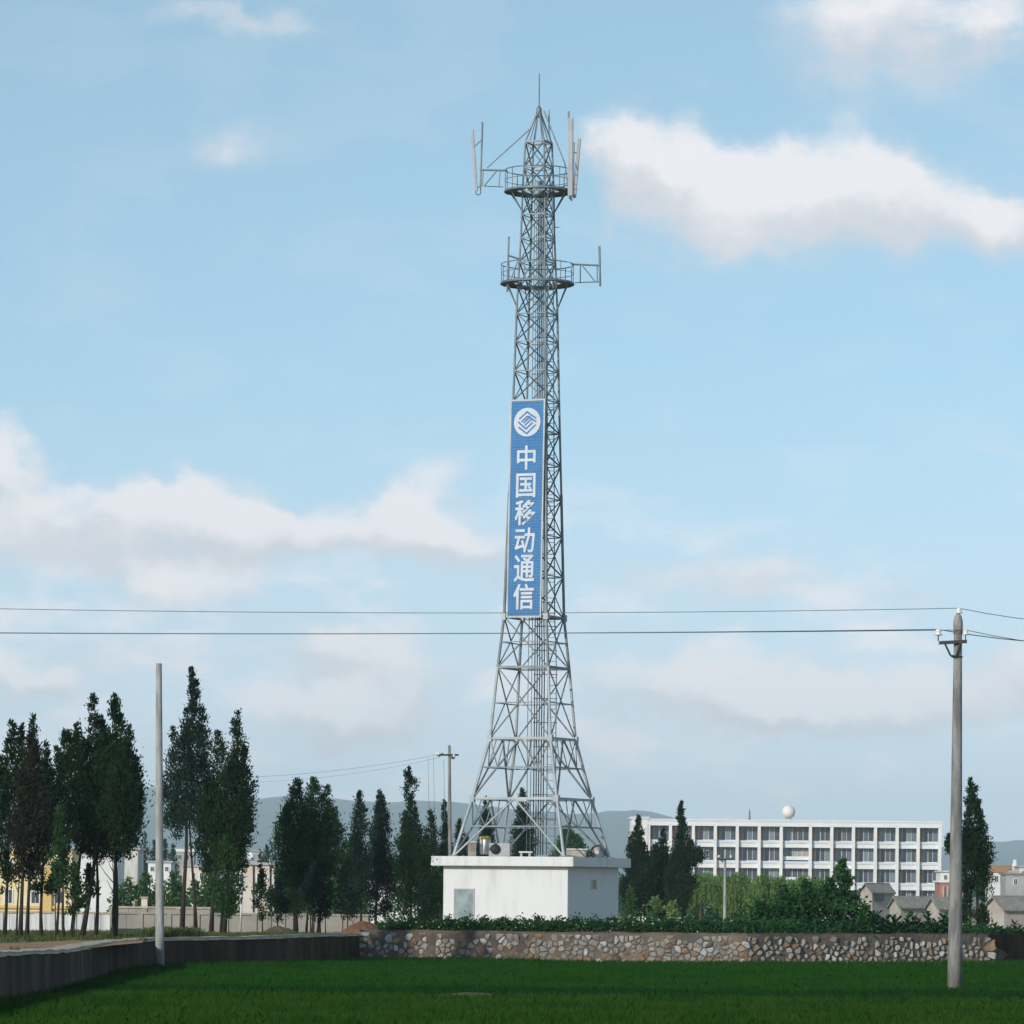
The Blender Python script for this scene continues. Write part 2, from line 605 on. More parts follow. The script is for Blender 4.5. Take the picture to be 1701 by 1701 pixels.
# bare dirt path on the terrace behind the left wall
path_px = [(-60, 1570), (40, 1566), (120, 1562), (200, 1560), (240, 1560), (236, 1566), (190, 1570), (120, 1578), (60, 1584), (-60, 1588)]
pv = [GP(a, b, .675) for a, b in path_px]
dp = meshobj('dirt_path', pv, [tuple(range(len(pv)))], m_dirt)
tag(dp, 'bare reddish dirt path along the left wall', None, kind='structure')
# low earth ridge between the two plots of the field, bare in one stretch
BY = GP(850, 1646, .0).y
bv, bf = [], []
bx = np.linspace(-10.0, 40, 101)
for x in bx:
    bare_ = max(0.0, 1 - abs(x - (GP(776, 1646, 0).x)) / .85)
    hz = FZ + .06 + .17 * min(1, 2 * bare_) + .05 * mnoise.noise(Vector((x * .6, 3, 0)))
    for dy, k in ((-1.1, 0), (-.55, .85), (0, 1), (.5, .85), (1.1, 0)):
        bv.append((x, BY + dy + .25 * mnoise.noise(Vector((x * .2, 0, 0))), FZ - .01 + (hz - FZ) * k))
for i in range(len(bx) - 1):
    for k in range(4):
        a = i * 5 + k
        bf.append((a, a + 5, a + 6, a + 1))
bo = meshobj('field_berm', bv, bf, mat('dry soil', (.11, .085, .035), .95, (.07, .07, .025), 2))
tag(bo, 'low earth ridge between two crop plots', None, kind='structure')


# ------------------------------------------------------------------ hills
def hill(name, label, prof, Yr, Y0, seed, rough):
    xs = np.linspace(-250, 1950, 150)
    ys_ = np.linspace(0, 1.25, 34)
    pxs, pys = zip(*prof)
    vv, ff = [], []
    for v in ys_:
        Y = Y0 + (Yr - Y0) * v
        for px in xs:
            rp = P(px, np.interp(px, pxs, pys), Yr)
            hgt = rp.z + 3.0
            sp = 1 - (1 - min(v, 1)) ** 1.6 if v <= 1 else 1 - (v - 1) * 1.5
            x = rp.x
            nz = mnoise.fractal(Vector((x * .0013 + seed, Y * .0013, 0)), .6, 2.1, 6)
            vv.append((x, Y, -4 + (hgt + 1) * sp * (1 + rough * nz * (1 - sp * .8)) + 4.5 * mnoise.fractal(Vector((x * .01, Y * .007, seed)), .8, 2, 4) * sp))
    n = len(xs)
    for j in range(len(ys_) - 1):
        for i in range(n - 1):
            a = j * n + i
            ff.append((a, a + 1, a + 1 + n, a + n))
    o = meshobj(name, vv, ff, m_hill, smoothed=True)
    return tag(o, label, None, kind='structure')


hill('hill', 'hazy wooded hill ridge behind the trees',
     [(-250, 1345), (0, 1332), (120, 1312), (225, 1304), (275, 1308), (340, 1325), (420, 1345), (600, 1352), (800, 1365), (1100, 1400), (1950, 1440)], 13000, 9000, 1.3, .25)
hill('hill', 'long pale ridge on the horizon',
     [(-250, 1360), (300, 1345), (420, 1331), (500, 1327), (640, 1334), (760, 1339), (860, 1350), (950, 1356), (1000, 1349), (1045, 1347), (1090, 1355),
      (1200, 1385), (1400, 1405), (1560, 1410), (1640, 1397), (1665, 1399), (1701, 1412), (1950, 1430)], 12000, 8000, 5.1, .25)

# ------------------------------------------------------------------ field walls
def wall_strip(name, pts, z0, ztop, thick, m, parent, step=.5, wob=.04, lip=0.0):
    """a long low wall along a polyline with an uneven top"""
    line = []
    for (x0, y0), (x1, y1) in zip(pts, pts[1:]):
        n = max(1, int(math.hypot(x1 - x0, y1 - y0) / step))
        for i in range(n):
            line.append((x0 + (x1 - x0) * i / n, y0 + (y1 - y0) * i / n))
    line.append(pts[-1])
    vv, ff = [], []
    for i, (x, y) in enumerate(line):
        a = line[max(i - 1, 0)]
        b = line[min(i + 1, len(line) - 1)]
        d = Vector((b[0] - a[0], b[1] - a[1], 0)).normalized()
        nrm_ = Vector((d.y, -d.x, 0))            # towards the field
        h = ztop(x, y) + wob * mnoise.noise(Vector((x * 1.3, y * 1.3, 2)))
        w1 = wob * mnoise.noise(Vector((x * 1.1, y * 1.1, 9)))
        zl = z0(x, y) if callable(z0) else z0
        for off, z in ((lip + w1 + .03, zl), (lip + w1, zl + (h - zl) * .5), (lip + w1 * .5, h), (-thick, h + .02 * mnoise.noise(Vector((x, y, 5)))), (-thick, zl)):
            vv.append(Vector((x, y, 0)) + nrm_ * off + Vector((0, 0, z)))
    for i in range(len(line) - 1):
        for k in range(4):
            a = i * 5 + k
            ff.append((a, a + 5, a + 6, a + 1))
    ff.append((0, 1, 2, 3, 4))
    e = (len(line) - 1) * 5
    ff.append((e + 4, e + 3, e + 2, e + 1, e))
    return meshobj(name, vv, ff, m, parent)


def ltop(x, y):
    return np.interp(y, [80, 92, 105, 125, 134, 160], [.80, .78, .68, .63, .64, .66])


w1 = thing('field_wall', 'dark stained mud wall along the left side of the field', 'wall', (lw[1][0], lw[1][1], FZ))
wall_strip('wall_body', lw, FZ - .1, ltop, .35, m_mud, w1)
wall_strip('coping', [(x - .02, y) for x, y in lw], lambda x, y: ltop(x, y) - .012 + .03 * mnoise.noise(Vector((x * .9, y * .9, 4))), lambda x, y: ltop(x, y) + .075, .6, m_cope, w1, lip=.02, wob=.03)


def stop(x, y):
    return np.interp(x, [sw[0][0], 0, sw[-1][0]], [.80, .81, .84])


w2 = thing('stone_wall', 'rubble stone retaining wall across the field in front of the white hut', 'wall', (sw[1][0], sw[1][1], FZ))
xb = GP(888, 1590, 0).x
split = [(x, y) for x, y in sw]
mid = (xb, float(np.interp(xb, [p[0] for p in sw], [p[1] for p in sw])))
wall_strip('mortar_face', [sw[0], mid], FZ - .1, stop, .5, m_mortar2, w2)
wall_strip('mortar_face', [(mid[0] + .002, mid[1])] + [p for p in sw if p[0] > xb + .1], FZ - .1, stop, .5, m_mortar, w2, lip=.05)
wall_strip('mortar_cap', [(x, y + .1) for x, y in sw], .55, lambda x, y: stop(x, y) + .05, .55, m_mortar2, w2, lip=.02)
w3 = thing('field_wall', 'dark mud wall continuing at the right end of the stone wall', 'wall', (ew[1][0], ew[1][1], FZ))
wall_strip('wall_body', [(ew[0][0] + .01, ew[0][1])] + ew[1:], FZ - .1, lambda x, y: .86, .4, m_mud, w3)
wall_strip('mortar_patch', [(ew[0][0] + .02, ew[0][1] - .02), (ew[0][0] + .9, ew[0][1] + (ew[1][1] - ew[0][1]) * .9 / (ew[1][0] - ew[0][0]) - .02)], FZ, lambda x, y: .6 - .5 * (x - ew[0][0]), .1, m_mortar2, w3, step=.2)

# the stones: interlocking irregular polygons (cells between scattered points), each a chamfered block of its own
r1 = random.Random(11)
sites = []
SX0, SX1, SZ0, SZ1 = sw[0][0] + .1, sw[-1][0] - .05, -.24, .74
tries = 0
while tries < 14000 and len(sites) < 560:
    tries += 1
    x, z = r1.uniform(SX0, SX1), r1.uniform(SZ0, SZ1)
    need = r1.choice((.13, .17, .21, .26, .31)) if tries < 5000 else .14
    if all((x - a_) ** 2 + ((z - b_) * 1.15) ** 2 > need * need for a_, b_ in sites):
        sites.append((x, z))


def clip(poly_, nx_, nz_, d_):
    out = []
    for (x0, z0_), (x1, z1_) in zip(poly_, poly_[1:] + poly_[:1]):
        a_, b_ = nx_ * x0 + nz_ * z0_ - d_, nx_ * x1 + nz_ * z1_ - d_
        if a_ <= 0:
            out.append((x0, z0_))
        if a_ * b_ < 0:
            t_ = a_ / (a_ - b_)
            out.append((x0 + (x1 - x0) * t_, z0_ + (z1_ - z0_) * t_))
    return out


cells = []
for i, (x, z) in enumerate(sites):
    cell = [(x - .34, max(z - .3, SZ0)), (x + .34, max(z - .3, SZ0)), (x + .34, min(z + .3, SZ1 + .04)), (x - .34, min(z + .3, SZ1 + .04))]
    for j, (x2, z2) in enumerate(sites):
        if i == j or abs(x2 - x) > .8:
            continue
        nx_, nz_ = x2 - x, z2 - z
        cell = clip(cell, nx_, nz_, (nx_ * (x + x2) + nz_ * (z + z2)) / 2)
        if len(cell) < 3:
            break
    if len(cell) >= 3:
        cells.append((x, z, cell))
def area_(c_):
    return abs(sum(a_[0] * b_[1] - b_[0] * a_[1] for a_, b_ in zip(c_, c_[1:] + c_[:1]))) / 2


n_st = 0
rest_v, rest_f = [], []
for (x, z, cell) in sorted(cells, key=lambda c_: -area_(c_[2])):
    worn = mnoise.noise(Vector((x * .8, z * 1.6, 8)))
    if r1.random() < (.30 if x < xb else .03) + (.30 if z > .58 else 0) + .3 * max(0, worn):
        continue
    cx_, cz_ = sum(p[0] for p in cell) / len(cell), sum(p[1] for p in cell) / len(cell)
    k0 = r1.uniform(.74, 1.02)
    pts = []
    for (x0, z0_), (x1, z1_) in zip(cell, cell[1:] + cell[:1]):    # rounded, jittered corners
        for t_ in (.2, .8):
            px_, pz_ = x0 + (x1 - x0) * t_, z0_ + (z1_ - z0_) * t_
            q = k0 * r1.uniform(.84, 1.05)
            pts.append((cx_ + (px_ - cx_) * q, cz_ + (pz_ - cz_) * q))
    y = float(np.interp(cx_, [p[0] for p in sw], [p[1] for p in sw])) - (.05 if cx_ > xb else .0)
    pr = r1.uniform(.02, .065)
    n_ = len(pts)
    rings = []
    tx_, tz_ = r1.uniform(-.16, .16), r1.uniform(-.16, .16)
    for k, (sc, dep) in enumerate(((1.0, -.06), (1.0, pr * .45), (.86, pr * .9), (.5, pr * 1.05))):
        rings += [(px_ * sc + cx_ * (1 - sc), y - dep - ((px_ - cx_) * tx_ + (pz_ - cz_) * tz_ + r1.uniform(-.012, .012) if k else 0), pz_ * sc + cz_ * (1 - sc)) for px_, pz_ in pts]
    ff_ = [tuple(3 * n_ + i for i in range(n_))[::-1]]
    for k in range(3):
        for i in range(n_):
            j = (i + 1) % n_
            ff_.append((k * n_ + i, (k + 1) * n_ + i, (k + 1) * n_ + j, k * n_ + j))
    if n_st < 299:
        meshobj('stone', rings, ff_, m_stoner if r1.random() < (.6 if z < .16 else .2) else m_stone, w2)
        n_st += 1
    else:
        o_ = len(rest_v)
        rest_v += rings
        rest_f += [tuple(o_ + i for i in f_) for f_ in ff_]
if rest_v:
    ro = meshobj('small_rubble', rest_v, rest_f, mat('small rubble', (.20, .175, .15), .9, (.30, .27, .24), 2.2, bump=.5, bscale=14), w2)
    ro['kind'] = 'stuff'

# ------------------------------------------------------------------ lattice tower and hut
TD = 227.0
PXM = F / TD
TH = R(23.2)
e1 = Vector((math.cos(TH), -math.sin(TH), 0))
e2 = Vector((math.sin(TH), math.cos(TH), 0))
UP = Vector((0, 0, 1))
bc = P(883.5, 1420, TD)
C0 = Vector((bc.x, TD, 0))


def zt(y):
    return EYE + (HOR - y + 0.4) / PXM


ROOF = zt(1424.0)
SPROF = [(1424, 5.98), (1328, 4.57), (1228, 3.28), (1110, 2.74), (1026, 2.30), (820, 2.0), (665, 1.76), (510, 1.55), (385, 1.27), (320, 1.20), (237, 1.02)]


def SW_(y):
    ys_ = [-a for a, b in SPROF]
    return float(np.interp(-y, ys_, [b for a, b in SPROF]))


def corner(k, y):
    s = SW_(y) / 2
    a, b = ((-1, -1), (1, -1), (1, 1), (-1, 1))[k]     # left, front, right, back
    return C0 + e1 * (a * s) + e2 * (b * s) + UP * zt(y)


tower = thing('lattice_tower', 'tall galvanised steel lattice phone mast standing on the white hut', 'tower', (C0.x, C0.y, ROOF))
levels = [1424, 1328, 1228, 1110, 1026, 820, 665, 510, 385, 320, 237]
for k in range(4):
    for ya, yb in zip(levels, levels[1:]):
        r = .085 if ya > 1300 else .075 if ya > 1000 else .06 if ya > 600 else .05
        rod('leg', corner(k, ya), corner(k, yb), r, m_steelw if ya > 1200 else m_steel, tower)
    f = corner(k, 1424)
    rod('foot_plate', f + Vector((0, 0, .0)), f + Vector((0, 0, .06)), .24, m_steelw, tower)
# horizontal rings of the wide lower part
for y in (1328, 1228, 1110, 1026):
    for k in range(4):
        a, b = corner(k, y), corner((k + 1) % 4, y)
        rod('ring_beam', a, b, .06, m_steelw if y > 1200 else m_steel, tower, 'angle')
for k in range(4):          # gusset plates
    for y in (1328, 1228, 1026):
        c = corner(k, y)
        box('gusset_plate', c, (.24, .24, .34), m_steelw, tower, -TH)


def lerp(a, b, t):
    return a + (b - a) * t


for ya, yb in ((1424, 1328), (1328, 1228)):      # inverted-V bracing with secondary members
    for k in range(4):
        a, b = corner(k, ya), corner((k + 1) % 4, ya)
        top = lerp(corner(k, yb), corner((k + 1) % 4, yb), .5)
        ca, cb = corner(k, yb), corner((k + 1) % 4, yb)
        mm = m_steelw if (k == 0 and ya > 1400) else m_steel
        for foot, head in ((a, ca), (b, cb)):
            rod('brace', foot, top, .05, mm, tower)
            lm = lerp(foot, head, .52)
            dm = lerp(foot, top, .52)
            rod('secondary_brace', lm, dm, .032, m_steel, tower)
            rod('secondary_brace', dm, head, .028, m_steel, tower)
            rod('secondary_brace', lerp(foot, top, .52), lerp(head, top, .5), .028, m_steel, tower)
        rod('ring_beam', lerp(a, ca, .52) , lerp(b, cb, .52), .034, m_steel, tower, 'angle')
for ya, yb in ((1228, 1110), (1110, 1026)):      # crossed bracing with mid rails
    for k in range(4):
        a, b = corner(k, ya), corner((k + 1) % 4, ya)
        c, d = corner(k, yb), corner((k + 1) % 4, yb)
        rod('brace', a, d, .04, m_steel, tower)
        rod('brace', b, c, .034, m_steel, tower)
        rod('secondary_brace', lerp(a, c, .5), lerp(b, d, .5), .028, m_steel, tower, 'angle')
# shaft: crossed bracing in shallow panels
y = 1026.0
ys_ = [y]
for st in (68, 66, 62, 56, 54, 52, 50, 49, 46, 44, 42, 40, 39, 39, 39, 38, 38, 36, 34, 32, 30, 30):
    if y - st < 250:
        break
    y -= st
    ys_.append(y)
ys_.append(237.0)
for i, (ya, yb) in enumerate(zip(ys_, ys_[1:])):
    for k in range(4):
        a, b = corner(k, ya), corner((k + 1) % 4, ya)
        c, d = corner(k, yb), corner((k + 1) % 4, yb)
        rod('brace', a, d, .040, m_steeld, tower)
        rod('brace', b, c, .028, m_steel, tower)
        if True:
            rod('ring_beam', c, d, .026, m_steel, tower, 'angle')
# peak: four rafters to the cap, a mast, the rod
apex = P(897.5, 178, TD)
cap = Vector((C0.x, C0.y, zt(180)))
for k in range(4):
    rod('peak_rafter', corner(k, 237), cap, .04, m_steel, tower)
    rod('ring_beam', corner(k, 237), corner((k + 1) % 4, 237), .045, m_steel, tower, 'angle')
    rod('peak_rafter', lerp(corner(k, 237), corner((k + 1) % 4, 237), .5), cap, .025, m_steel, tower)
lathe('peak_cap', [(.16, -.45), (.13, 0), (.05, .12)], cap, m_steel, tower, 10)
rod('lightning_rod', cap, cap + UP * (1.75), .032, m_steel, tower)

# climbing ladder and feeder cables up the inside
lad_lo, lad_hi = 1420, 300


def inside(px_, y, dep):
    """a point inside the shaft: px_ offset from the axis in photo pixels, dep along the depth in shares of the width"""
    s = SW_(max(min(y, 1110), 240))
    return Vector((C0.x + px_ / PXM * (s / 2.74) ** .6, C0.y + dep * s, zt(y)))


ladder = box('ladder', inside(30, 900, .12), (.02, .02, .02), m_steeld, tower)
seg = [1420, 1228, 1110, 1026, 820, 665, 510, 385, 300]
for off in (24, 38):
    tube('stile', [inside(off, y, .12) for y in seg], .026, m_steel, ladder, seg=6)
for y in np.arange(1415, 300, -13.2):
    rod('rung', inside(24, y, .12), inside(38, y, .12), .014, m_steel, ladder)
for off in (-9, -3):
    tube('cable_tray_rail', [inside(off, y, .02) for y in seg], .02, m_steel, tower, seg=6)
for off in (2, 6, 10, 14, 18):
    tube('feeder_cable', [inside(off, y, .05) for y in seg], .028, m_cable, tower, seg=6)
for y in np.arange(1400, 310, -40):
    rod('cable_clamp', inside(0, y, .05), inside(20, y, .05), .025, m_steeld, tower)
    rod('cable_clamp', inside(20, y, .05), inside(40, y, .12), .02, m_steeld, tower)


# ring platforms
def platform(y, rad, rail, under):
    c = Vector((C0.x, C0.y, zt(y)))
    n = 24
    prof = [(rad - .62, 0), (rad - .62, .05), (rad, .05), (rad, 0)]
    vv, ff = [], []
    for i in range(n):
        a = 2 * math.pi * i / n
        for r_, z_ in prof:
            vv.append(c + Vector((r_ * math.cos(a), r_ * math.sin(a), z_)))
    for i in range(n):
        j = (i + 1) % n
        for k in range(4):
            k2 = (k + 1) % 4
            ff.append((i * 4 + k, j * 4 + k, j * 4 + k2, i * 4 + k2))
    pl = meshobj('platform', vv, ff, m_steel, tower)
    tube('toe_ring', [c + Vector((rad * math.cos(2 * math.pi * i / 28), rad * math.sin(2 * math.pi * i / 28), -.03)) for i in range(28)], .05, m_steel, pl, 6, True)
    for h in (rail, rail * .52):
        tube('rail', [c + Vector((rad * math.cos(2 * math.pi * i / 28), rad * math.sin(2 * math.pi * i / 28), h)) for i in range(28)], .027 if h == rail else .018, m_steel, pl, 6, True)
    for i in range(12):
        a = 2 * math.pi * (i + .3) / 12
        q = c + Vector((rad * math.cos(a), rad * math.sin(a), 0))
        rod('rail_post', q, q + UP * rail, .022, m_steel, pl)
    for i in range(8):
        a = 2 * math.pi * (i + .5) / 8
        q = c + Vector((rad * math.cos(a), rad * math.sin(a), 0))
        inn = c + Vector((.45 * rad * math.cos(a), .45 * rad * math.sin(a), 0))
        rod('deck_joist', inn, q, .035, m_steeld, pl)
        k = min(range(4), key=lambda k_: (corner(k_, under) - q).length)
        rod('strut', corner(k, under), c + Vector((rad * .9 * math.cos(a), rad * .9 * math.sin(a), 0)), .032, m_steel, pl)
    return pl


platform(318, 1.68, 1.05, 352)
platform(471, 1.83, .95, 512)


def TP(px_, py_, d=0.0):
    return P(px_, py_, TD + d)


# antennas of the upper platform
def panel(a, b, w, t, m, parent, name='antenna'):
    a, b = Vector(a), Vector(b)
    d = b - a
    zz = d.normalized()
    xx = (Vector((1, 0, 0)) - zz * zz.x).normalized()
    yy = zz.cross(xx)
    q = Matrix((xx, yy, zz)).transposed().to_4x4()
    bm = bmesh.new()
    bmesh.ops.create_cube(bm, size=1)
    bmesh.ops.scale(bm, vec=(w, t, d.length), verts=bm.verts)
    bmesh.ops.bevel(bm, geom=[e for e in bm.edges], offset=min(w, t) * .28, segments=2, affect='EDGES')
    me = bpy.data.meshes.new(name)
    bm.to_mesh(me); bm.free()
    me.materials.append(m)
    o = bpy.data.objects.new(name, me)
    o.matrix_basis = Matrix.Translation((a + b) / 2) @ q
    return link(o, parent)


an = panel(TP(791.5, 318), TP(784.5, 215), .16, .12, m_ant, tower)
rod('mount_pole', TP(798, 312), TP(801.5, 203), .045, m_steel, an)
rod('bracket', TP(789, 243), TP(800, 232), .025, m_steel, an)
rod('bracket', TP(791, 312), TP(798.5, 310), .03, m_steel, an)
tube('jumper_cable', [TP(790, 318), TP(791, 322.5), TP(795, 324), TP(799, 321), TP(798, 312)], .022, m_cable, an, 6)
arm = rod('outrigger_arm', TP(797, 282), TP(843, 283.5), .045, m_steel, tower)
rod('arm_rail', TP(803, 309), TP(836, 310.5), .025, m_steel, arm)
rod('arm_post', TP(803, 282), TP(801, 309), .025, m_steel, arm)
rod('arm_post', TP(831, 283), TP(829, 310), .022, m_steel, arm)
rod('arm_brace', TP(826, 283), TP(805, 308), .03, m_steel, arm)
rod('tie_rod', TP(809, 279), TP(883, 212), .028, m_steel, tower)
rod('tie_rod', TP(903.5, 184, -.4), TP(940, 276, -.9), .034, m_steel, tower)
an = panel(TP(947.5, 326, -1.2), TP(948.3, 195, -1.2), .27, .16, m_ant, tower)
rod('mount_pole', TP(948.5, 331, -1.0), TP(944.5, 185, -1.0), .045, m_steel, an)
rod('bracket', TP(944, 240, -1.1), TP(949, 240, -1.1), .03, m_steel, an)
tube('jumper_cable', [TP(947, 326, -1.2), TP(947, 331, -1.2), TP(949.5, 334, -1.2), TP(951, 330, -1.2)], .025, m_cable, an, 6)
an = panel(TP(954, 329, .4), TP(962.3, 229.5, .4), .19, .13, m_ant, tower)
rod('mount_pole', TP(951, 326, .3), TP(953.5, 236, .3), .04, m_steel, an)
rod('bracket', TP(952.5, 254, .3), TP(959.5, 253.5, .4), .03, m_steel, an)
an = rod('whip_antenna', TP(913, 238, .8), TP(911.5, 182, .8), .045, m_ant, tower)
rod('outrigger_arm', TP(938, 270, -.8), TP(946, 330, -1.0), .03, m_steel, tower)
rod('outrigger_arm', TP(928, 312, -.9), TP(952, 304, -1.0), .035, m_steel, tower)
rod('step_bolt', TP(922, 377.5), TP(929, 377.5), .025, m_steel, tower)
# lower platform
rod('mount_pole', TP(842.5, 485, -.6), TP(845.3, 393, -.6), .045, m_steel, tower)
a2 = rod('outrigger_arm', TP(845, 424.5, -.6), TP(867, 432, -.4), .045, m_steel, tower)
rod('arm_brace', TP(849, 463, -.6), TP(860, 434, -.5), .03, m_steel, a2)
rod('mount_pole', TP(997, 475.5), TP(995.7, 409), .055, m_steel, tower)
a3 = rod('outrigger_arm', TP(950, 439), TP(997, 441), .045, m_steel, tower)
rod('arm_rail', TP(955, 469.5), TP(998, 468), .028, m_steel, a3)
for px_ in (964, 992):
    rod('arm_post', TP(px_, 441), TP(px_, 469), .028, m_steel, a3)
rod('arm_brace', TP(968, 442), TP(988, 467), .026, m_steel, a3)

# ------------------------------------------------------------------ signboard on the front face of the shaft
def face_pt(y, along, out):
    s = SW_(y)
    return C0 - e2 * (s / 2 + out) + e1 * along + UP * zt(y)


SB, ST = face_pt(1025.5, 0, .16), face_pt(670, 0, .16)
su = (ST - SB).normalized()
sn = e1.cross(su).normalized()
if sn.y > 0:
    sn = -sn
SH = (ST - SB).length
SWD = 1.74
sign = thing('signboard', 'tall narrow blue sign with white emblem and characters on the mast', 'sign', SB)


def SP(x, h, o=0.0):
    return SB + e1 * x + su * h + sn * o


def slab_on_sign(name, x0, x1, h0, h1, o0, o1, m, parent):
    c = [SP(x, h, o) for o in (o0, o1) for x, h in ((x0, h0), (x1, h0), (x1, h1), (x0, h1))]
    return meshobj(name, c, [(3, 2, 1, 0), (4, 5, 6, 7), (0, 1, 5, 4), (1, 2, 6, 5), (2, 3, 7, 6), (3, 0, 4, 7)], m, parent)


# blue slats, with the narrow joints of the real board
npan = 9
for i in range(npan):
    h0, h1 = SH * i / npan, SH * (i + 1) / npan
    slab_on_sign('board_panel', -SWD / 2, SWD / 2, h0 + .004, h1 - .004, 0, .03, m_blue, sign)
for x in (-SWD / 2 - .04, SWD / 2 + .04):
    slab_on_sign('frame_rail', x - .04, x + .04, -.08, SH + .08, -.03, .05, m_steelw, sign)
for h in (-.05, SH + .05):
    slab_on_sign('frame_rail', -SWD / 2, SWD / 2, h - .045, h + .045, -.028, .048, m_steelw, sign)
for i in range(7):
    h = SH * (i + .5) / 7
    rod('stand_off', SP(-SWD / 2 + .1, h, -.02), SP(-SWD / 2 + .1, h, -.2), .03, m_steeld, sign)
    rod('stand_off', SP(SWD / 2 - .1, h, -.02), SP(SWD / 2 - .1, h, -.2), .03, m_steeld, sign)
def h_of(y):
    return (1023 - y) / (1023 - 667) * SH


# emblem: a white disc with blue interlaced strokes
hc = h_of(702)
disc = []
for ring_o in (.033, .06):
    disc += [SP(.72 * math.cos(2 * math.pi * i / 40), hc + .72 * math.sin(2 * math.pi * i / 40), ring_o) for i in range(40)]
emb = meshobj('emblem', disc, [tuple(range(40, 80))] + [(i, (i + 1) % 40, 40 + (i + 1) % 40, 40 + i) for i in range(40)], m_letter, sign)
for o in [emb]:
    pass
STROKES = [  # in units of the disc's radius
    [(-.58, .24), (-.02, .72), (.36, .44), (.66, .26)],
    [(-.62, -.36), (-.02, -.80), (.62, -.22)],
    [(-.66, .02), (-.30, -.30), (-.08, -.46), (.40, -.06)],
    [(-.42, .04), (-.02, .38), (.16, .38)],
    [(-.26, -.04), (.20, .33), (.42, .16), (.66, .02)],
    [(-.16, -.20), (.32, .18)],
    [(-.10, .12), (.08, .25)],
]
for st in STROKES:
    for (xa, ya), (xb_, yb) in zip(st, st[1:]):
        a, b = SP(xa * .72, hc + ya * .72, .066), SP(xb_ * .72, hc + yb * .72, .066)
        d = (b - a)
        side = d.cross(sn).normalized() * .04
        ext = d.normalized() * .02
        q = [a - ext - side, b + ext - side, b + ext + side, a - ext + side]
        q2 = [p - sn * .005 for p in q]
        meshobj('emblem_stroke', q + q2, [(0, 1, 2, 3), (0, 4, 5, 1), (1, 5, 6, 2), (2, 6, 7, 3), (3, 7, 4, 0)], m_blue, emb)
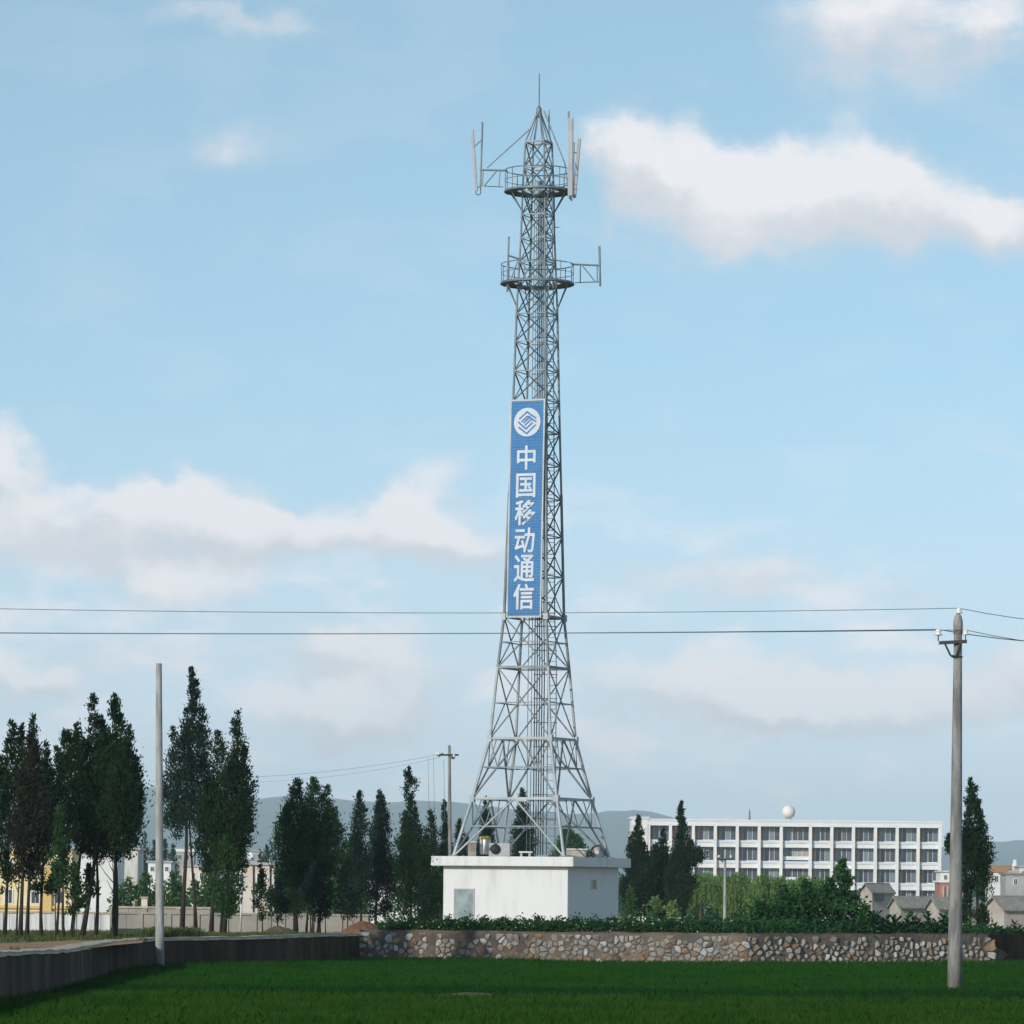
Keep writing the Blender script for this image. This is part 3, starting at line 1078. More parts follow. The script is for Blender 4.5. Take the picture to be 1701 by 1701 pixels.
GLYPHS = [
([(449,1000),(449,805),(0,805),(0,288),(93,288),(93,356),(449,356),(449,0),(547,0),(547,356),(904,356),(904,294),(1000,294),(1000,805),(547,805),(547,1000),(93,436),(93,726),(449,726),(449,436),(904,436),(547,436),(547,726),(904,726)],
 [(1,15,0),(1,14,15),(3,17,2),(17,1,2),(17,14,1),(17,13,14),(17,18,13),(18,22,13),(22,23,13),(23,12,13),(3,16,17),(19,22,18),(19,21,22),(20,12,23),(3,5,16),(5,19,16),(5,21,19),(5,20,21),(5,6,20),(6,9,20),(9,10,20),(10,12,20),(3,4,5),(7,9,6),(7,8,9),(11,12,10)]),
([(611,457),(731,327),(793,362),(670,488),(171,315),(171,242),(835,242),(835,315),(536,315),(536,509),(780,509),(780,583),(536,583),(536,746),(809,746),(809,823),(188,823),(188,746),(450,746),(450,583),(222,583),(222,509),(450,509),(450,315),(0,1000),(0,0),(92,0),(92,57),(905,57),(905,0),(1000,0),(1000,1000),(92,137),(92,920),(905,920),(905,137)],
 [(25,33,24),(33,31,24),(33,34,31),(34,30,31),(25,32,33),(35,30,34),(17,15,16),(17,14,15),(18,14,17),(19,13,18),(13,14,18),(19,12,13),(21,19,20),(21,12,19),(21,11,12),(21,10,11),(22,10,21),(23,9,22),(9,10,22),(23,8,9),(0,2,3),(1,2,0),(5,23,4),(5,8,23),(5,7,8),(5,6,7),(25,27,32),(27,35,32),(27,28,35),(28,30,35),(25,26,27),(29,30,28)]),
([(332,990),(26,905),(50,842),(179,866),(179,689),(15,689),(15,614),(163,614),(0,271),(41,196),(179,486),(179,3),(255,3),(255,502),(339,358),(387,423),(255,589),(255,614),(388,614),(388,689),(255,689),(255,884),(383,925),(517,728),(622,649),(378,558),(421,496),(939,873),(888,899),(874,896),(670,896),(737,984),(654,1000),(375,762),(430,707),(601,827),(827,827),(688,689),(576,768),(569,301),(692,202),(355,67),(397,0),(1000,487),(947,511),(933,508),(745,508),(803,591),(720,607),(390,324),(443,267),(682,437),(895,437),(752,249),(629,342)],
 [(33,31,32),(1,22,0),(33,30,31),(1,21,22),(2,21,1),(29,27,28),(33,35,30),(35,29,30),(35,27,29),(2,3,21),(3,20,21),(35,36,27),(36,24,27),(24,26,27),(4,20,3),(33,34,35),(24,37,36),(23,37,38),(24,37,23),(6,4,5),(6,20,4),(6,19,20),(6,18,19),(25,26,24),(7,18,6),(8,17,7),(17,18,7),(8,16,17),(49,47,48),(49,46,47),(8,10,16),(10,13,16),(13,15,16),(45,43,44),(49,51,46),(51,45,46),(51,43,45),(10,12,13),(14,15,13),(51,52,43),(52,42,43),(8,9,10),(11,12,10),(49,50,51),(42,53,52),(39,53,54),(40,53,39),(42,40,53),(41,42,40)]),
([(39,928),(39,854),(474,854),(474,928),(672,1000),(669,763),(508,763),(508,683),(666,683),(453,60),(520,0),(749,683),(916,683),(859,109),(815,92),(669,99),(695,17),(851,16),(932,58),(1000,721),(1000,763),(752,763),(755,1000),(39,136),(40,137),(40,135),(419,233),(440,159),(514,183),(400,492),(330,473),(395,303),(128,247),(242,588),(494,588),(494,664),(0,664),(0,588),(156,588),(64,290),(12,213)],
 [(5,22,4),(5,21,22),(1,3,0),(1,2,3),(7,5,6),(7,21,5),(7,20,21),(7,19,20),(7,8,19),(8,11,19),(11,12,19),(12,18,19),(9,11,8),(9,28,11),(28,10,11),(13,18,12),(37,35,36),(37,34,35),(38,34,37),(39,33,38),(33,34,38),(39,32,33),(30,28,29),(31,28,30),(32,26,31),(26,28,31),(40,32,39),(40,26,32),(40,24,26),(24,25,26),(27,28,26),(23,24,40),(9,10,28),(14,18,13),(16,14,15),(16,18,14),(16,17,18)]),
([(233,610),(4,610),(4,529),(156,529),(156,205),(0,71),(51,0),(195,144),(300,76),(598,15),(977,26),(1000,109),(599,89),(316,144),(233,203),(349,995),(349,928),(804,928),(652,830),(495,897),(443,848),(654,751),(348,751),(348,161),(425,161),(425,350),(606,350),(606,165),(680,165),(680,350),(867,350),(867,246),(848,227),(739,228),(761,158),(908,171),(944,246),(944,751),(803,751),(724,796),(944,959),(894,1000),(877,995),(867,685),(867,585),(680,585),(680,685),(425,521),(606,521),(606,417),(425,417),(425,585),(425,685),(606,685),(606,585),(867,521),(867,417),(680,417),(680,521),(28,943),(211,747),(270,804),(84,992)],
 [(59,61,62),(60,61,59),(42,40,41),(16,42,15),(16,40,42),(16,17,40),(17,39,40),(18,39,17),(20,18,19),(21,18,20),(21,39,18),(21,38,39),(23,52,22),(52,21,22),(52,38,21),(52,37,38),(52,53,37),(53,46,37),(46,43,37),(43,36,37),(23,51,52),(54,46,53),(54,45,46),(44,36,43),(2,0,1),(2,3,0),(3,14,0),(23,47,51),(47,54,51),(47,45,54),(47,44,45),(47,48,44),(48,58,44),(58,55,44),(55,36,44),(4,14,3),(23,50,47),(49,58,48),(49,57,58),(56,36,55),(23,25,50),(25,49,50),(25,57,49),(25,56,57),(25,26,56),(26,29,56),(29,30,56),(30,36,56),(23,24,25),(27,29,26),(27,28,29),(31,36,30),(32,36,31),(32,35,36),(34,32,33),(34,35,32),(5,14,4),(5,7,14),(7,13,14),(5,6,7),(8,13,7),(8,12,13),(12,10,11),(8,10,12),(9,10,8)]),
([(368,353),(368,3),(439,3),(439,47),(851,47),(851,7),(926,7),(926,353),(439,114),(439,286),(851,286),(851,114),(383,665),(383,598),(915,598),(915,665),(383,511),(383,445),(915,445),(915,511),(304,821),(304,752),(1000,752),(1000,821),(245,996),(0,563),(46,488),(150,626),(150,0),(225,0),(225,757),(318,974),(556,973),(634,827),(707,859),(627,1000)],
 [(13,15,12),(13,14,15),(17,19,16),(17,18,19),(25,31,24),(25,30,31),(21,23,20),(21,22,23),(25,27,30),(27,29,30),(25,26,27),(28,29,27),(32,34,35),(33,34,32),(1,9,0),(9,7,0),(9,10,7),(10,6,7),(1,8,9),(11,6,10),(1,3,8),(3,11,8),(3,4,11),(4,6,11),(1,2,3),(5,6,4)])]
def GEDGE(gf, n):
    from collections import Counter
    cnt = Counter()
    for f in gf:
        for a, b in zip(f, f[1:] + f[:1]):
            cnt[(a, b)] += 1
    return [(b, a, a + n, b + n) for (a, b) in cnt if (b, a) not in cnt]

for (gv, gf), (ya, yb, w_) in zip(GLYPHS, [(741, 781, 1.02), (787, 827, 1.06), (831, 873, 1.12), (877, 919, 1.10), (922, 967, 1.12), (970, 1013, 1.12)]):
    h1, h0 = h_of(ya), h_of(yb)
    dx = -.01
    cv_, cf_ = [], []
    for j, (ox, oy) in enumerate(((0, 0), (-.024, 0), (.024, 0), (0, .022), (0, -.022), (.017, .016), (-.017, -.016), (-.017, .016), (.017, -.016))):
        i0 = len(cv_)
        n_ = len(gv)
        fr_ = [SP(dx + ox + (x / 1000 - .5) * (w_ - .05), h0 + .022 + oy + (h1 - h0 - .044) * y / 1000, .060 + .0012 * j) for x, y in gv]
        cv_ += fr_ + [p - sn * .028 for p in fr_]
        cf_ += [tuple(i0 + i for i in f) for f in gf] + [tuple(i0 + i for i in f) for f in GEDGE(gf, n_)]
    meshobj('character', cv_, cf_, m_letter, sign)

# ------------------------------------------------------------------ equipment hut under the tower
HB = terr(TD) - .15
hut = thing('equipment_hut', 'white plastered flat-roofed hut under the mast', 'hut', (C0.x, C0.y, HB))


def HPt(a, b, z):
    return C0 + e1 * a + e2 * b + UP * z


def obox(name, a0, a1, b0, b1, z0, z1, m, parent, bev=0.0):
    bm = bmesh.new()
    c = [bm.verts.new(HPt(a, b, z)) for z in (z0, z1) for a, b in ((a0, b0), (a1, b0), (a1, b1), (a0, b1))]
    for f in ((3, 2, 1, 0), (4, 5, 6, 7), (0, 1, 5, 4), (1, 2, 6, 5), (2, 3, 7, 6), (3, 0, 4, 7)):
        bm.faces.new([c[i] for i in f])
    if bev:
        bmesh.ops.bevel(bm, geom=bm.edges[:], offset=bev, segments=2, affect='EDGES')
    me = bpy.data.meshes.new(name)
    bm.to_mesh(me); bm.free()
    me.materials.append(m)
    return link(bpy.data.objects.new(name, me), parent)


WH, SL = 3.36, 3.84
ZS = ROOF - .48
obox('wall', -WH, WH, -WH, WH, HB, ZS - .003, m_white, hut, .015)
obox('roof_slab', -SL, SL, -SL, SL, ZS, ROOF - .004, m_whited, hut, .02)
dr0 = -WH + (758 - 738) / PXM / math.cos(TH)
dr1 = dr0 + 30 / PXM / math.cos(TH)
dt = zt(1479)
door = obox('door', dr0, dr1, -WH - .03, -WH + .05, HB, dt, m_door, hut)
for a0, a1, z0, z1 in ((dr0 - .06, dr0 - .002, HB, dt + .06), (dr1 + .002, dr1 + .06, HB, dt + .06), (dr0, dr1, dt + .002, dt + .06)):
    obox('door_frame', a0, a1, -WH - .05, -WH + .04, z0, z1, m_acbox, door)
obox('door_handle', dr1 - .16, dr1 - .11, -WH - .08, -WH - .032, HB + 1.0, HB + 1.16, m_iron, door)
b0 = -WH + (981 - 941) / PXM / math.sin(TH)
b1 = b0 + 10 / PXM / math.sin(TH) * .8
vw = obox('vent_opening', WH - .06, WH + .012, b0, b1, zt(1476), zt(1461), m_cope, hut)
obox('vent_frame', WH + .013, WH + .05, b0 - .06, b0, zt(1477), zt(1460), m_whited, vw)
obox('vent_frame', WH + .013, WH + .05, b1, b1 + .06, zt(1477), zt(1460), m_whited, vw)
obox('vent_frame', WH + .013, WH + .05, b0, b1, zt(1461), zt(1460), m_whited, vw)


def roof_at(px_, dep):
    q = TP(px_, 1424, dep)
    return Vector((q.x, q.y, ROOF))


# things standing on the roof
t = roof_at(830, -.4)
ac = thing('air_conditioner', 'grey outdoor air conditioner unit on the hut roof', 'air conditioner', t)
box('casing', t + Vector((0, 0, .36)), (1.05, .4, .66), m_acbox, ac, -.1)
fan = lathe('fan_grille', [(.25, 0), (.25, .03), (.05, .05)], t + Vector((-.22, -.24, .38)), m_hole, ac, 18, Matrix.Rotation(R(90), 4, 'X'))
box('side_panel', t + Vector((.3, -.24, .36)), (.4, .03, .6), m_acbox, ac, -.1)
for s_ in (-.4, .4):
    box('foot', t + Vector((s_, 0, .015)), (.08, .42, .03), m_iron, ac, -.1)
t = roof_at(806, .6)
tk = thing('water_tank', 'small upright pale drum with a yellow lid on the hut roof', 'tank', t)
lathe('drum', [(.26, .12), (.28, .16), (.28, .85), (.26, .9)], t, m_tank, tk, 18)
lathe('lid', [(.30, .9), (.30, .98), (.1, 1.06)], t, m_yel, tk, 18)
for k in range(3):
    q = t + Vector((.2 * math.cos(k * 2.1), .2 * math.sin(k * 2.1), 0))
    rod('leg', q, q + UP * .14, .03, m_iron, tk)
t = roof_at(784, .3)
cb = thing('cabinet', 'small brownish metal cabinet at the left end of the hut roof', 'cabinet', t)
box('body', t + Vector((0, 0, .36)), (.42, .4, .72), mat('rusty sheet', (.22, .17, .14), .8, (.33, .30, .28), 3), cb)
box('top', t + Vector((0, 0, .74)), (.5, .46, .04), m_whited, cb)
t = roof_at(873, -.6)
tb = thing('low_stand', 'low white concrete stand on the hut roof below the mast', 'stand', t)
box('top', t + Vector((0, 0, .25)), (.68, .4, .07), m_whited, tb)
for s_ in (-.22, .2):
    box('leg', t + Vector((s_, 0, .105)), (.12, .3, .21), m_acbox, tb)
t = roof_at(957, .9)
vb = thing('vent_box', 'low tan masonry box with a flat lid on the hut roof', 'vent box', t)
box('body', t + Vector((0, 0, .2)), (1.0, .9, .4), mat('tan render', (.33, .30, .25), .9, (.42, .39, .33), 3), vb)
box('lid', t + Vector((-.03, 0, .43)), (1.22, 1.05, .055), m_whited, vb)
t = roof_at(993, 1.2)
ds = thing('satellite_dish', 'round white dish with a dark rim at the right of the hut roof', 'dish', t)
T_ = Matrix.Rotation(R(80), 4, 'X')
lathe('reflector', [(.05, -.06), (.2, -.03), (.34, .03)], t + Vector((0, 0, .28)), m_tank, ds, 24, T_)
tube('rim', [t + Vector((.36 * math.cos(a), -.03, .28 + .36 * math.sin(a))) for a in np.linspace(0, 2 * math.pi, 25)[:-1]], .035, m_iron, ds, 6, True)
rod('stand', t, t + Vector((0, .1, .28)), .04, m_iron, ds)

# ------------------------------------------------------------------ utility poles
def pole_tube(name, px_b, py_b, px_t, py_t, Y, zb, rb, rt, m, parent):
    a = P(px_b, py_b, Y); a.z = zb
    b = P(px_t, py_t, Y)
    pts = [lerp(a, b, k / 8) for k in range(9)]
    return tube(name, pts, [rb + (rt - rb) * k / 8 for k in range(9)], m, parent, 18), a, b


def insulator(c, s, parent):
    ins = rod('insulator_pin', c, c + UP * (.16 * s), .018 * s, m_iron, parent)
    lathe('porcelain', [(.03, 0), (.11, .01), (.12, .05), (.06, .08), (.085, .11), (.085, .15), (.05, .19)], c + UP * (.15 * s), m_porc, ins, 14,
          Matrix.Scale(s, 4))
    return c + UP * (.33 * s)


RP = 7500 * EYE / (1636 - HOR - (1586 - 850) * math.sin(ROLL))
pb = P(1586, 1636, RP)
rp = thing('utility_pole', 'concrete utility pole with iron crossarm standing in the field at right', 'pole', (pb.x, RP, FZ), )
_, pa, pt = pole_tube('shaft', 1586, 1636, 1591.5, 1036, RP, FZ, .185, .098, m_conc, rp)
lathe('pole_cap', [(.112, -.32), (.12, -.1), (.115, .0), (.085, .13), (.03, .19)], pt + UP * .06, mat('weathered cap', (.22, .19, .17), .9, (.33, .31, .29), 9, stretch=(4, 4, .5)), rp, 16)
S1 = F / RP
ca = rod('crossarm', P(1559.5, 1068, RP - .14), P(1606, 1065.5, RP - .14), .042, m_iron, rp, 'angle')
for a_, b_ in (((1570, 1070), (1579, 1089)), ((1579, 1089), (1588, 1090.5)), ((1588, 1090.5), (1596, 1067))):
    rod('arm_stay', P(a_[0], a_[1], RP - .15), P(b_[0], b_[1], RP - .15), .024, m_iron, ca)
for y_ in (1067, 1091):
    q = P(1589.8, y_, RP)
    tube('clamp_band', [q + Vector((.125 * math.cos(a), .125 * math.sin(a), 0)) for a in np.linspace(0, 2 * math.pi, 17)[:-1]], .022, m_iron, rp, 6, True)
i_top = insulator(P(1593, 1027, RP), .75, rp)
i_l = insulator(P(1558.5, 1064.5, RP - .14), .85, rp)
i_r = insulator(P(1604, 1062.5, RP - .14), .72, rp)

LP = P(265.5, 1597, 131.0)
lp = thing('utility_pole', 'bare light concrete pole without wires beside the left wall', 'pole', (LP.x, LP.y, FZ))
pole_tube('shaft', 265.7, 1597, 263.9, 1102, 131.0, FZ, .132, .086, m_concl, lp)
box('pole_number_plate', P(265.2, 1480, 131.0) + Vector((0, -.112, 0)), (.09, .008, .13), m_acbox, lp)

# pole behind the hut, left
Ym = 250.0
q = P(748, 1424, Ym)
mp = thing('utility_pole', 'slim concrete pole with crossarm behind the left end of the hut', 'pole', (q.x, Ym, terr(Ym)))
pole_tube('shaft', 748.5, 1500, 746.5, 1238, Ym, terr(Ym) - .1, .125, .075, m_conc, mp)
arm_ = rod('crossarm', P(731, 1254, Ym - .12), P(762, 1254, Ym - .12), .05, m_iron, mp, 'angle')
rod('arm_stay', P(736, 1252, Ym - .12), P(728, 1256, Ym - .2), .05, m_iron, arm_)
rod('arm_stay', P(750, 1258, Ym - .12), P(757, 1254, Ym - .12), .045, m_iron, arm_)
for px_ in (726, 729, 754):
    insulator(P(px_, 1257 if px_ < 740 else 1261, Ym - .15), .8, mp)
box('switch_box', P(752.5, 1257, Ym - .1), (.2, .16, .25), m_iron, mp)
# pole among the willows, right
Yw = 322.0
q = P(1204, 1500, Yw)
wp = thing('utility_pole', 'thin pale pole with crossarm in front of the willows and school', 'pole', (q.x, Yw, terr(Yw)))
pole_tube('shaft', 1204, 1530, 1204.5, 1411, Yw, terr(Yw) - .1, .13, .08, m_concl, wp)
rod('crossarm', P(1191, 1427.5, Yw - .1), P(1218, 1427.5, Yw - .1), .06, m_iron, wp, 'angle')
for px_ in (1194, 1214):
    insulator(P(px_, 1427.5, Yw - .1), .9, wp)
rod('arm_stay', P(1201, 1432, Yw - .1), P(1197, 1428, Yw - .1), .05, m_iron, wp)


# ------------------------------------------------------------------ overhead wires
def wire(label, a, m_, b, r, c=None):
    pts = []
    for k in range(25):
        t_ = k / 24
        p = a * (1 - t_) + b * t_
        sag = 4 * t_ * (1 - t_)
        pts.append(p + UP * (sag * m_))
    if c is not None:
        e = b + (c - b)
        pts += [b.lerp(e, k / 6) - UP * (.12 * 4 * (k / 6) * (1 - k / 6)) for k in range(1, 7)]
    o = tube('overhead_wire', pts, r, m_wire, None, 6)
    return tag(o, label, 'wire', 'overhead wires across the field')


wl = P(-330, 1004, RP)
wire('highest overhead wire, running over the tip of the field pole', wl, -.16, i_top, .0085, P(1860, 1036, RP + 6))
wire('lower overhead wire on the left insulator of the crossarm', P(-330, 1049, RP), -.08, i_l, .012, P(1860, 1069.5, RP + 6))
wire('lower overhead wire on the right insulator of the crossarm', P(-330, 1048.5, RP + .3), -.075, i_r, .009, P(1860, 1075, RP + 6))
far_l = P(380, 1292, 260)
w_ = wire('thin service wire running left from the pole behind the hut', far_l, -.25, P(726, 1254, Ym - .15), .009)
w_ = wire('second thin service wire left of the hut pole, slightly lower', P(400, 1300, 260), -.3, P(731, 1258, Ym - .15), .007)
for px_, py_ in ((711, 1259), (720, 1258), (737, 1262)):
    o = tube('drop_cable', [P(px_, py_, Ym - .15), P(px_ + 1, py_ + 50, Ym - .15), P(px_ + 1.5, py_ + 105, Ym - .15)], .010, m_wire, mp, 6)

# ------------------------------------------------------------------ school building
YB = 750.0
sB = F / YB
z0b = terr(YB) - .3
m_fw = mat('school white paint', (.80, .79, .77), .85, (.72, .71, .69), .25)
m_fb = mat('school pale blue paint', (.55, .63, .72), .85, (.62, .68, .74), .3)
m_recess = mat('school recess wall', (.36, .35, .35), .9, (.42, .41, .41), .3)
m_pane = mat('school window pane', (.07, .085, .10), .2, (.11, .13, .15), .5, spec=.6, rand=[(.05, .06, .075), (.09, .11, .13), (.16, .20, .24), (.07, .08, .10), (.24, .28, .31), (.06, .07, .08), (.12, .12, .13)])
m_brown = mat('brown bay shading', (.30, .17, .12), .9)
colx = [1077, 1113, 1151, 1187.5, 1224, 1260.5, 1297, 1345.5, 1381, 1417, 1453.5, 1489.6, 1524.6, 1560.5]
X = lambda px_: P(px_, 1440, YB).x
Zb = lambda y_: EYE + (HOR - y_ + (1320 - 850) * math.sin(ROLL)) / sB
school = thing('school_building', 'long white four-storey block with dark window bays', 'building', (X(1320), YB, z0b))
xl, xr = X(1077), X(1562)
top = Zb(1363.5)
box('core', ((xl + xr) / 2, YB + 6.7, (z0b + top) / 2), (xr - xl, 10.6, top - z0b - .4), m_recess, school)
box('roof_slab', ((xl + xr) / 2, YB + 5.9, Zb(1370.5)), (xr - xl + .3, 13, .55), m_fw, school)
par = box('parapet', ((xl + xr) / 2, YB - .35, Zb(1366.5)), (xr - xl + .5, .3, .5), m_fb, school)
box('parapet_coping', ((xl + xr) / 2, YB - .36, Zb(1363.4)), (xr - xl + .7, .42, .22), m_fw, par)
for px_ in colx:
    hgt = Zb(1371) - z0b
    w_ = .48
    cobj = box('column', (X(px_), YB - .1, z0b + hgt / 2), (w_, 1.0, hgt), m_fw, school)
rows = [(1378, 1397), (1412, 1431), (1446.5, 1465.5), (1481, 1500)]
for ri, (ya, yb) in enumerate(rows):
    zt_, zb_ = Zb(ya - 4), Zb(yb)
    nxt = Zb(rows[ri + 1][0] - 4) if ri < 3 else z0b
    for a_, b_ in zip(colx, colx[1:]):
        x0, x1 = X(a_) + .24, X(b_) - .24
        w_ = x1 - x0
        xc = (x0 + x1) / 2
        sp = box('spandrel', (xc, YB + .2, (zb_ + nxt) / 2), (w_, .24, zb_ - nxt), m_fw, school)
        box('sill_band', (xc, YB + .12, zb_ - .22), (w_, .34, .36), m_fb, sp)
        stair = (a_ == 1297)
        wi = bpy.data.objects.new('window', unit('box', m_fw))
        wi.matrix_basis = Matrix.Translation((xc, YB + 1.32, zb_ + .06)) @ Matrix.Diagonal((w_, .12, .12, 1))
        link(wi, school)
        np_ = 4 if not stair else 5
        for k in range(np_):
            pw = w_ / np_
            if stair and ri == 1 and k > 1:
                continue
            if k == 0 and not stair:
                box('bay_shade_panel', (x0 + pw * .3, YB + 1.34, (zb_ + zt_) / 2), (pw * .55, .06, zt_ - zb_ - .1), m_brown, wi)  # brown panel: recess shading beside the column put in as colour
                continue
            box('pane', (x0 + pw * (k + .5), YB + 1.35, (zb_ + zt_) / 2), (pw - .1, .05, zt_ - zb_ - .15), m_pane, wi)
        for k in range(1, np_):
            box('mullion', (x0 + w_ * k / np_, YB + 1.3, (zb_ + zt_) / 2), (.07, .1, zt_ - zb_), m_fb if k % 2 else m_fw, wi)
        if stair and ri in (1, 2):
            box('balustrade', (xc, YB + .3, zb_ + .55), (w_, .08, .6), m_fw, wi)
# stair tower at the left end
box('end_block', ((X(1048) + X(1076.7)) / 2, YB + 5.2, (z0b + Zb(1360)) / 2), (X(1076.5) - X(1048), 11.6, Zb(1360) - z0b), m_fw, school)
box('end_parapet', ((X(1046) + X(1078)) / 2, YB + 5.2, Zb(1361)), (X(1078) - X(1046), 11.9, .4), m_fb, school)
# roof tank and small spire
c = P(1310, 1348.5, YB + 5)
wt_ = thing('water_tank', 'white spherical water tank on the roof of the school', 'tank', (c.x, c.y, Zb(1363)))
rr = 11.3 / sB
lathe('sphere', [(rr * math.sin(a), -rr * math.cos(a)) for a in np.linspace(.12, math.pi - .05, 14)], c, mat('cream tank', (.78, .72, .64), .5), wt_, 24)
for k in range(4):
    a = math.pi / 4 + k * math.pi / 2
    q = Vector((c.x + .75 * math.cos(a), c.y + .75 * math.sin(a), Zb(1370)))
    rod('leg', q, Vector((c.x + .6 * math.cos(a), c.y + .6 * math.sin(a), c.z - rr * .7)), .09, m_acbox, wt_)
c = P(1245, 1372, YB + 4)
spire = lathe('roof_spire', [(.32, 0), (.30, .9), (.16, 1.3), (.12, 2.2), (.03, 2.9)], c, mat('grey spire', (.16, .17, .18), .7), None, 8)
tag(spire, 'small dark pointed spire on the school roof', 'spire')


# ------------------------------------------------------------------ other buildings
def windows(parent, Y, rects, m=m_glass, frame=m_fw, dep=.08):
    for (xa, ya, xb_, yb) in rects:
        a, b = P(xa, ya, Y), P(xb_, yb, Y)
        wi = box('window', ((a.x + b.x) / 2, Y - .02, (a.z + b.z) / 2), (b.x - a.x + .16, dep, a.z - b.z + .16), frame, parent)
        mid_ = (a.x + b.x) / 2
        hw = (b.x - a.x) / 2
        for s_ in (-.5, .5):
            box('pane', (mid_ + s_ * hw, Y - .02 - dep / 2 - .01, (a.z + b.z) / 2), (hw - .05, .03, a.z - b.z), m, wi)


def block(name, label, x0, x1, ytop, Y, m, wins=(), depth=7.0, roof=None, group=None, rim=.25):
    a, b = P(x0, ytop, Y), P(x1, ytop, Y)
    zb = terr(Y) - .3
    o = thing(name, label, 'building', ((a.x + b.x) / 2, Y, zb), group)
    zt_ = (a.z + b.z) / 2
    box('wall', ((a.x + b.x) / 2, Y + depth / 2, (zb + zt_) / 2), (b.x - a.x, depth, zt_ - zb), m, o)
    box('roof', ((a.x + b.x) / 2, Y + depth / 2 - .05, zt_ + rim / 2), (b.x - a.x + .5, depth + .4, rim), roof or m_acbox, o)
    windows(o, Y, wins)
    return o


m_yw = mat('yellow house paint', (.72, .58, .30), .9, (.78, .68, .46), .35)
m_yo = mat('ochre house paint', (.66, .45, .18), .9)
m_pk = mat('pinkish render', (.62, .50, .42), .9, (.68, .62, .55), .35)
m_wr = mat('white render', (.78, .77, .76), .9, (.70, .69, .67), .4)
m_st = mat('stained white render', (.70, .67, .64), .9, (.45, .42, .39), .8, stretch=(1, 1, .2))
m_gr = mat('grey render', (.32, .31, .30), .9, (.40, .39, .37), .4)
m_rt = mat('old grey roof tile', (.17, .16, .145), .95, (.25, .235, .21), 1.2, bump=.6, bscale=5)
m_rtb = mat('brown grey roof tile', (.22, .20, .17), .95, (.29, .27, .24), 1.2, bump=.6, bscale=5)
m_brk = mat('red brick', (.34, .14, .10), .9, (.42, .22, .16), .6)
m_mudw = mat('pale mud brick wall', (.40, .34, .285), .95, (.48, .43, .38), .6)
m_org = mat('orange roof edge', (.36, .20, .12), .9)

b = block('yellow_house', 'pale yellow house behind the left trees', -40, 120, 1411, 385, m_yw,
          [(8, 1478, 20, 1500), (52, 1482, 65, 1500), (8, 1430, 20, 1450), (52, 1432, 65, 1452), (92, 1432, 104, 1452), (92, 1482, 104, 1500)])
a_ = P(70, 1500, 385); c_ = P(86, 1500, 385)
box('pilaster', ((a_.x + c_.x) / 2, 384.9, (P(78, 1440, 385).z + terr(385)) / 2), (c_.x - a_.x, .5, P(78, 1440, 385).z - terr(385)), m_yo, b)
a_ = P(-40, 1504, 385); c_ = P(120, 1504, 385)
box('base_band', ((a_.x + c_.x) / 2, 384.93, a_.z - .1), (c_.x - a_.x, .3, .25), m_yo, b)
block('white_house', 'plain bright white house wall between the left trunks', 128, 196, 1413, 410, m_wr, [(142, 1440, 150, 1456)])
block('white_house', 'stained white house top left of the bare pole', 190, 229, 1412, 440, m_st, [])
block('small_house', 'small white box of a house right behind the bare pole', 246, 284, 1433, 620, m_wr, [(250, 1440, 256, 1447), (274, 1440, 280, 1447)])
block('tan_house', 'narrow tan house seen between the two leaning trunks', 303, 345, 1440, 560, m_pk, [(318, 1450, 324, 1460), (332, 1450, 338, 1460)])
block('grey_building', 'distant pale grey building with a white roof edge', 290, 322, 1415, 1200, m_gr, [(296, 1420, 302, 1428), (308, 1420, 314, 1428)], roof=m_wr, rim=.8)
b = block('pink_house', 'pinkish two-storey house with a white roof tank', 388, 456, 1437, 430, m_pk,
          [(391, 1452, 405, 1467), (427, 1451, 439, 1466)])
for px_ in (421, 449):
    q0, q1 = P(px_, 1437, 429.9), P(px_, 1515, 429.9)
    rod('drain_pipe', q0, q1, .07, m_mud, b)
c = P(416.5, 1423, 432)
wt2 = thing('water_tank', 'round white water tank on the pinkish house', 'tank', (c.x, c.y, P(416, 1434, 432).z))
lathe('sphere', [(.42 * math.sin(a), -.42 * math.cos(a)) for a in np.linspace(.12, math.pi - .05, 12)], c, m_wr, wt2, 18)
for k in range(3):
    q = Vector((c.x + .3 * math.cos(k * 2.1), c.y + .3 * math.sin(k * 2.1), P(416, 1436, 432).z - .1))
    rod('leg', q, Vector((q.x, q.y, c.z - .2)), .04, m_acbox, wt2)
b = block('grey_building', 'hazy grey block behind the pinkish house', 398, 436, 1414, 900, m_gr, [(404, 1420, 410, 1428), (416, 1420, 422, 1428)])
b = block('white_house', 'white house glimpsed through the trees left of the hut', 610, 712, 1462, 420, m_wr, [(640, 1472, 650, 1484), (672, 1472, 682, 1484)])
block('white_house', 'white two-storey house beyond the right cypress', 1648, 1671, 1449, 640, m_wr, [(1652, 1455, 1658, 1465), (1661, 1455, 1667, 1465)], roof=m_org, rim=.6)
block('grey_building', 'plain grey block at the right edge of the photo', 1671, 1730, 1453, 620, m_gr, [(1684, 1460, 1690, 1470)], roof=m_rtb)
b = block('pale_house', 'pale house with an orange roof edge at far right', 1644, 1690, 1444, 800, m_mudw, [], roof=m_org, rim=.7)
block('tan_tower', 'slim tan building at the right edge above the roofs', 1693, 1730, 1441, 760, m_pk, [(1697, 1447, 1702, 1455)])
q = P(1686, 1446, 790)
ch = tag(lathe('chimney', [(.5, 0), (.5, 1.4), (.35, 1.5), (.35, 2.1)], q - UP * .2, m_wr, None, 10), 'short white chimney above the far right roofs', 'chimney')
b = block('brick_house', 'red brick house between the school and the right pole', 1561, 1600, 1466, 600, m_brk, [], roof=m_wr)
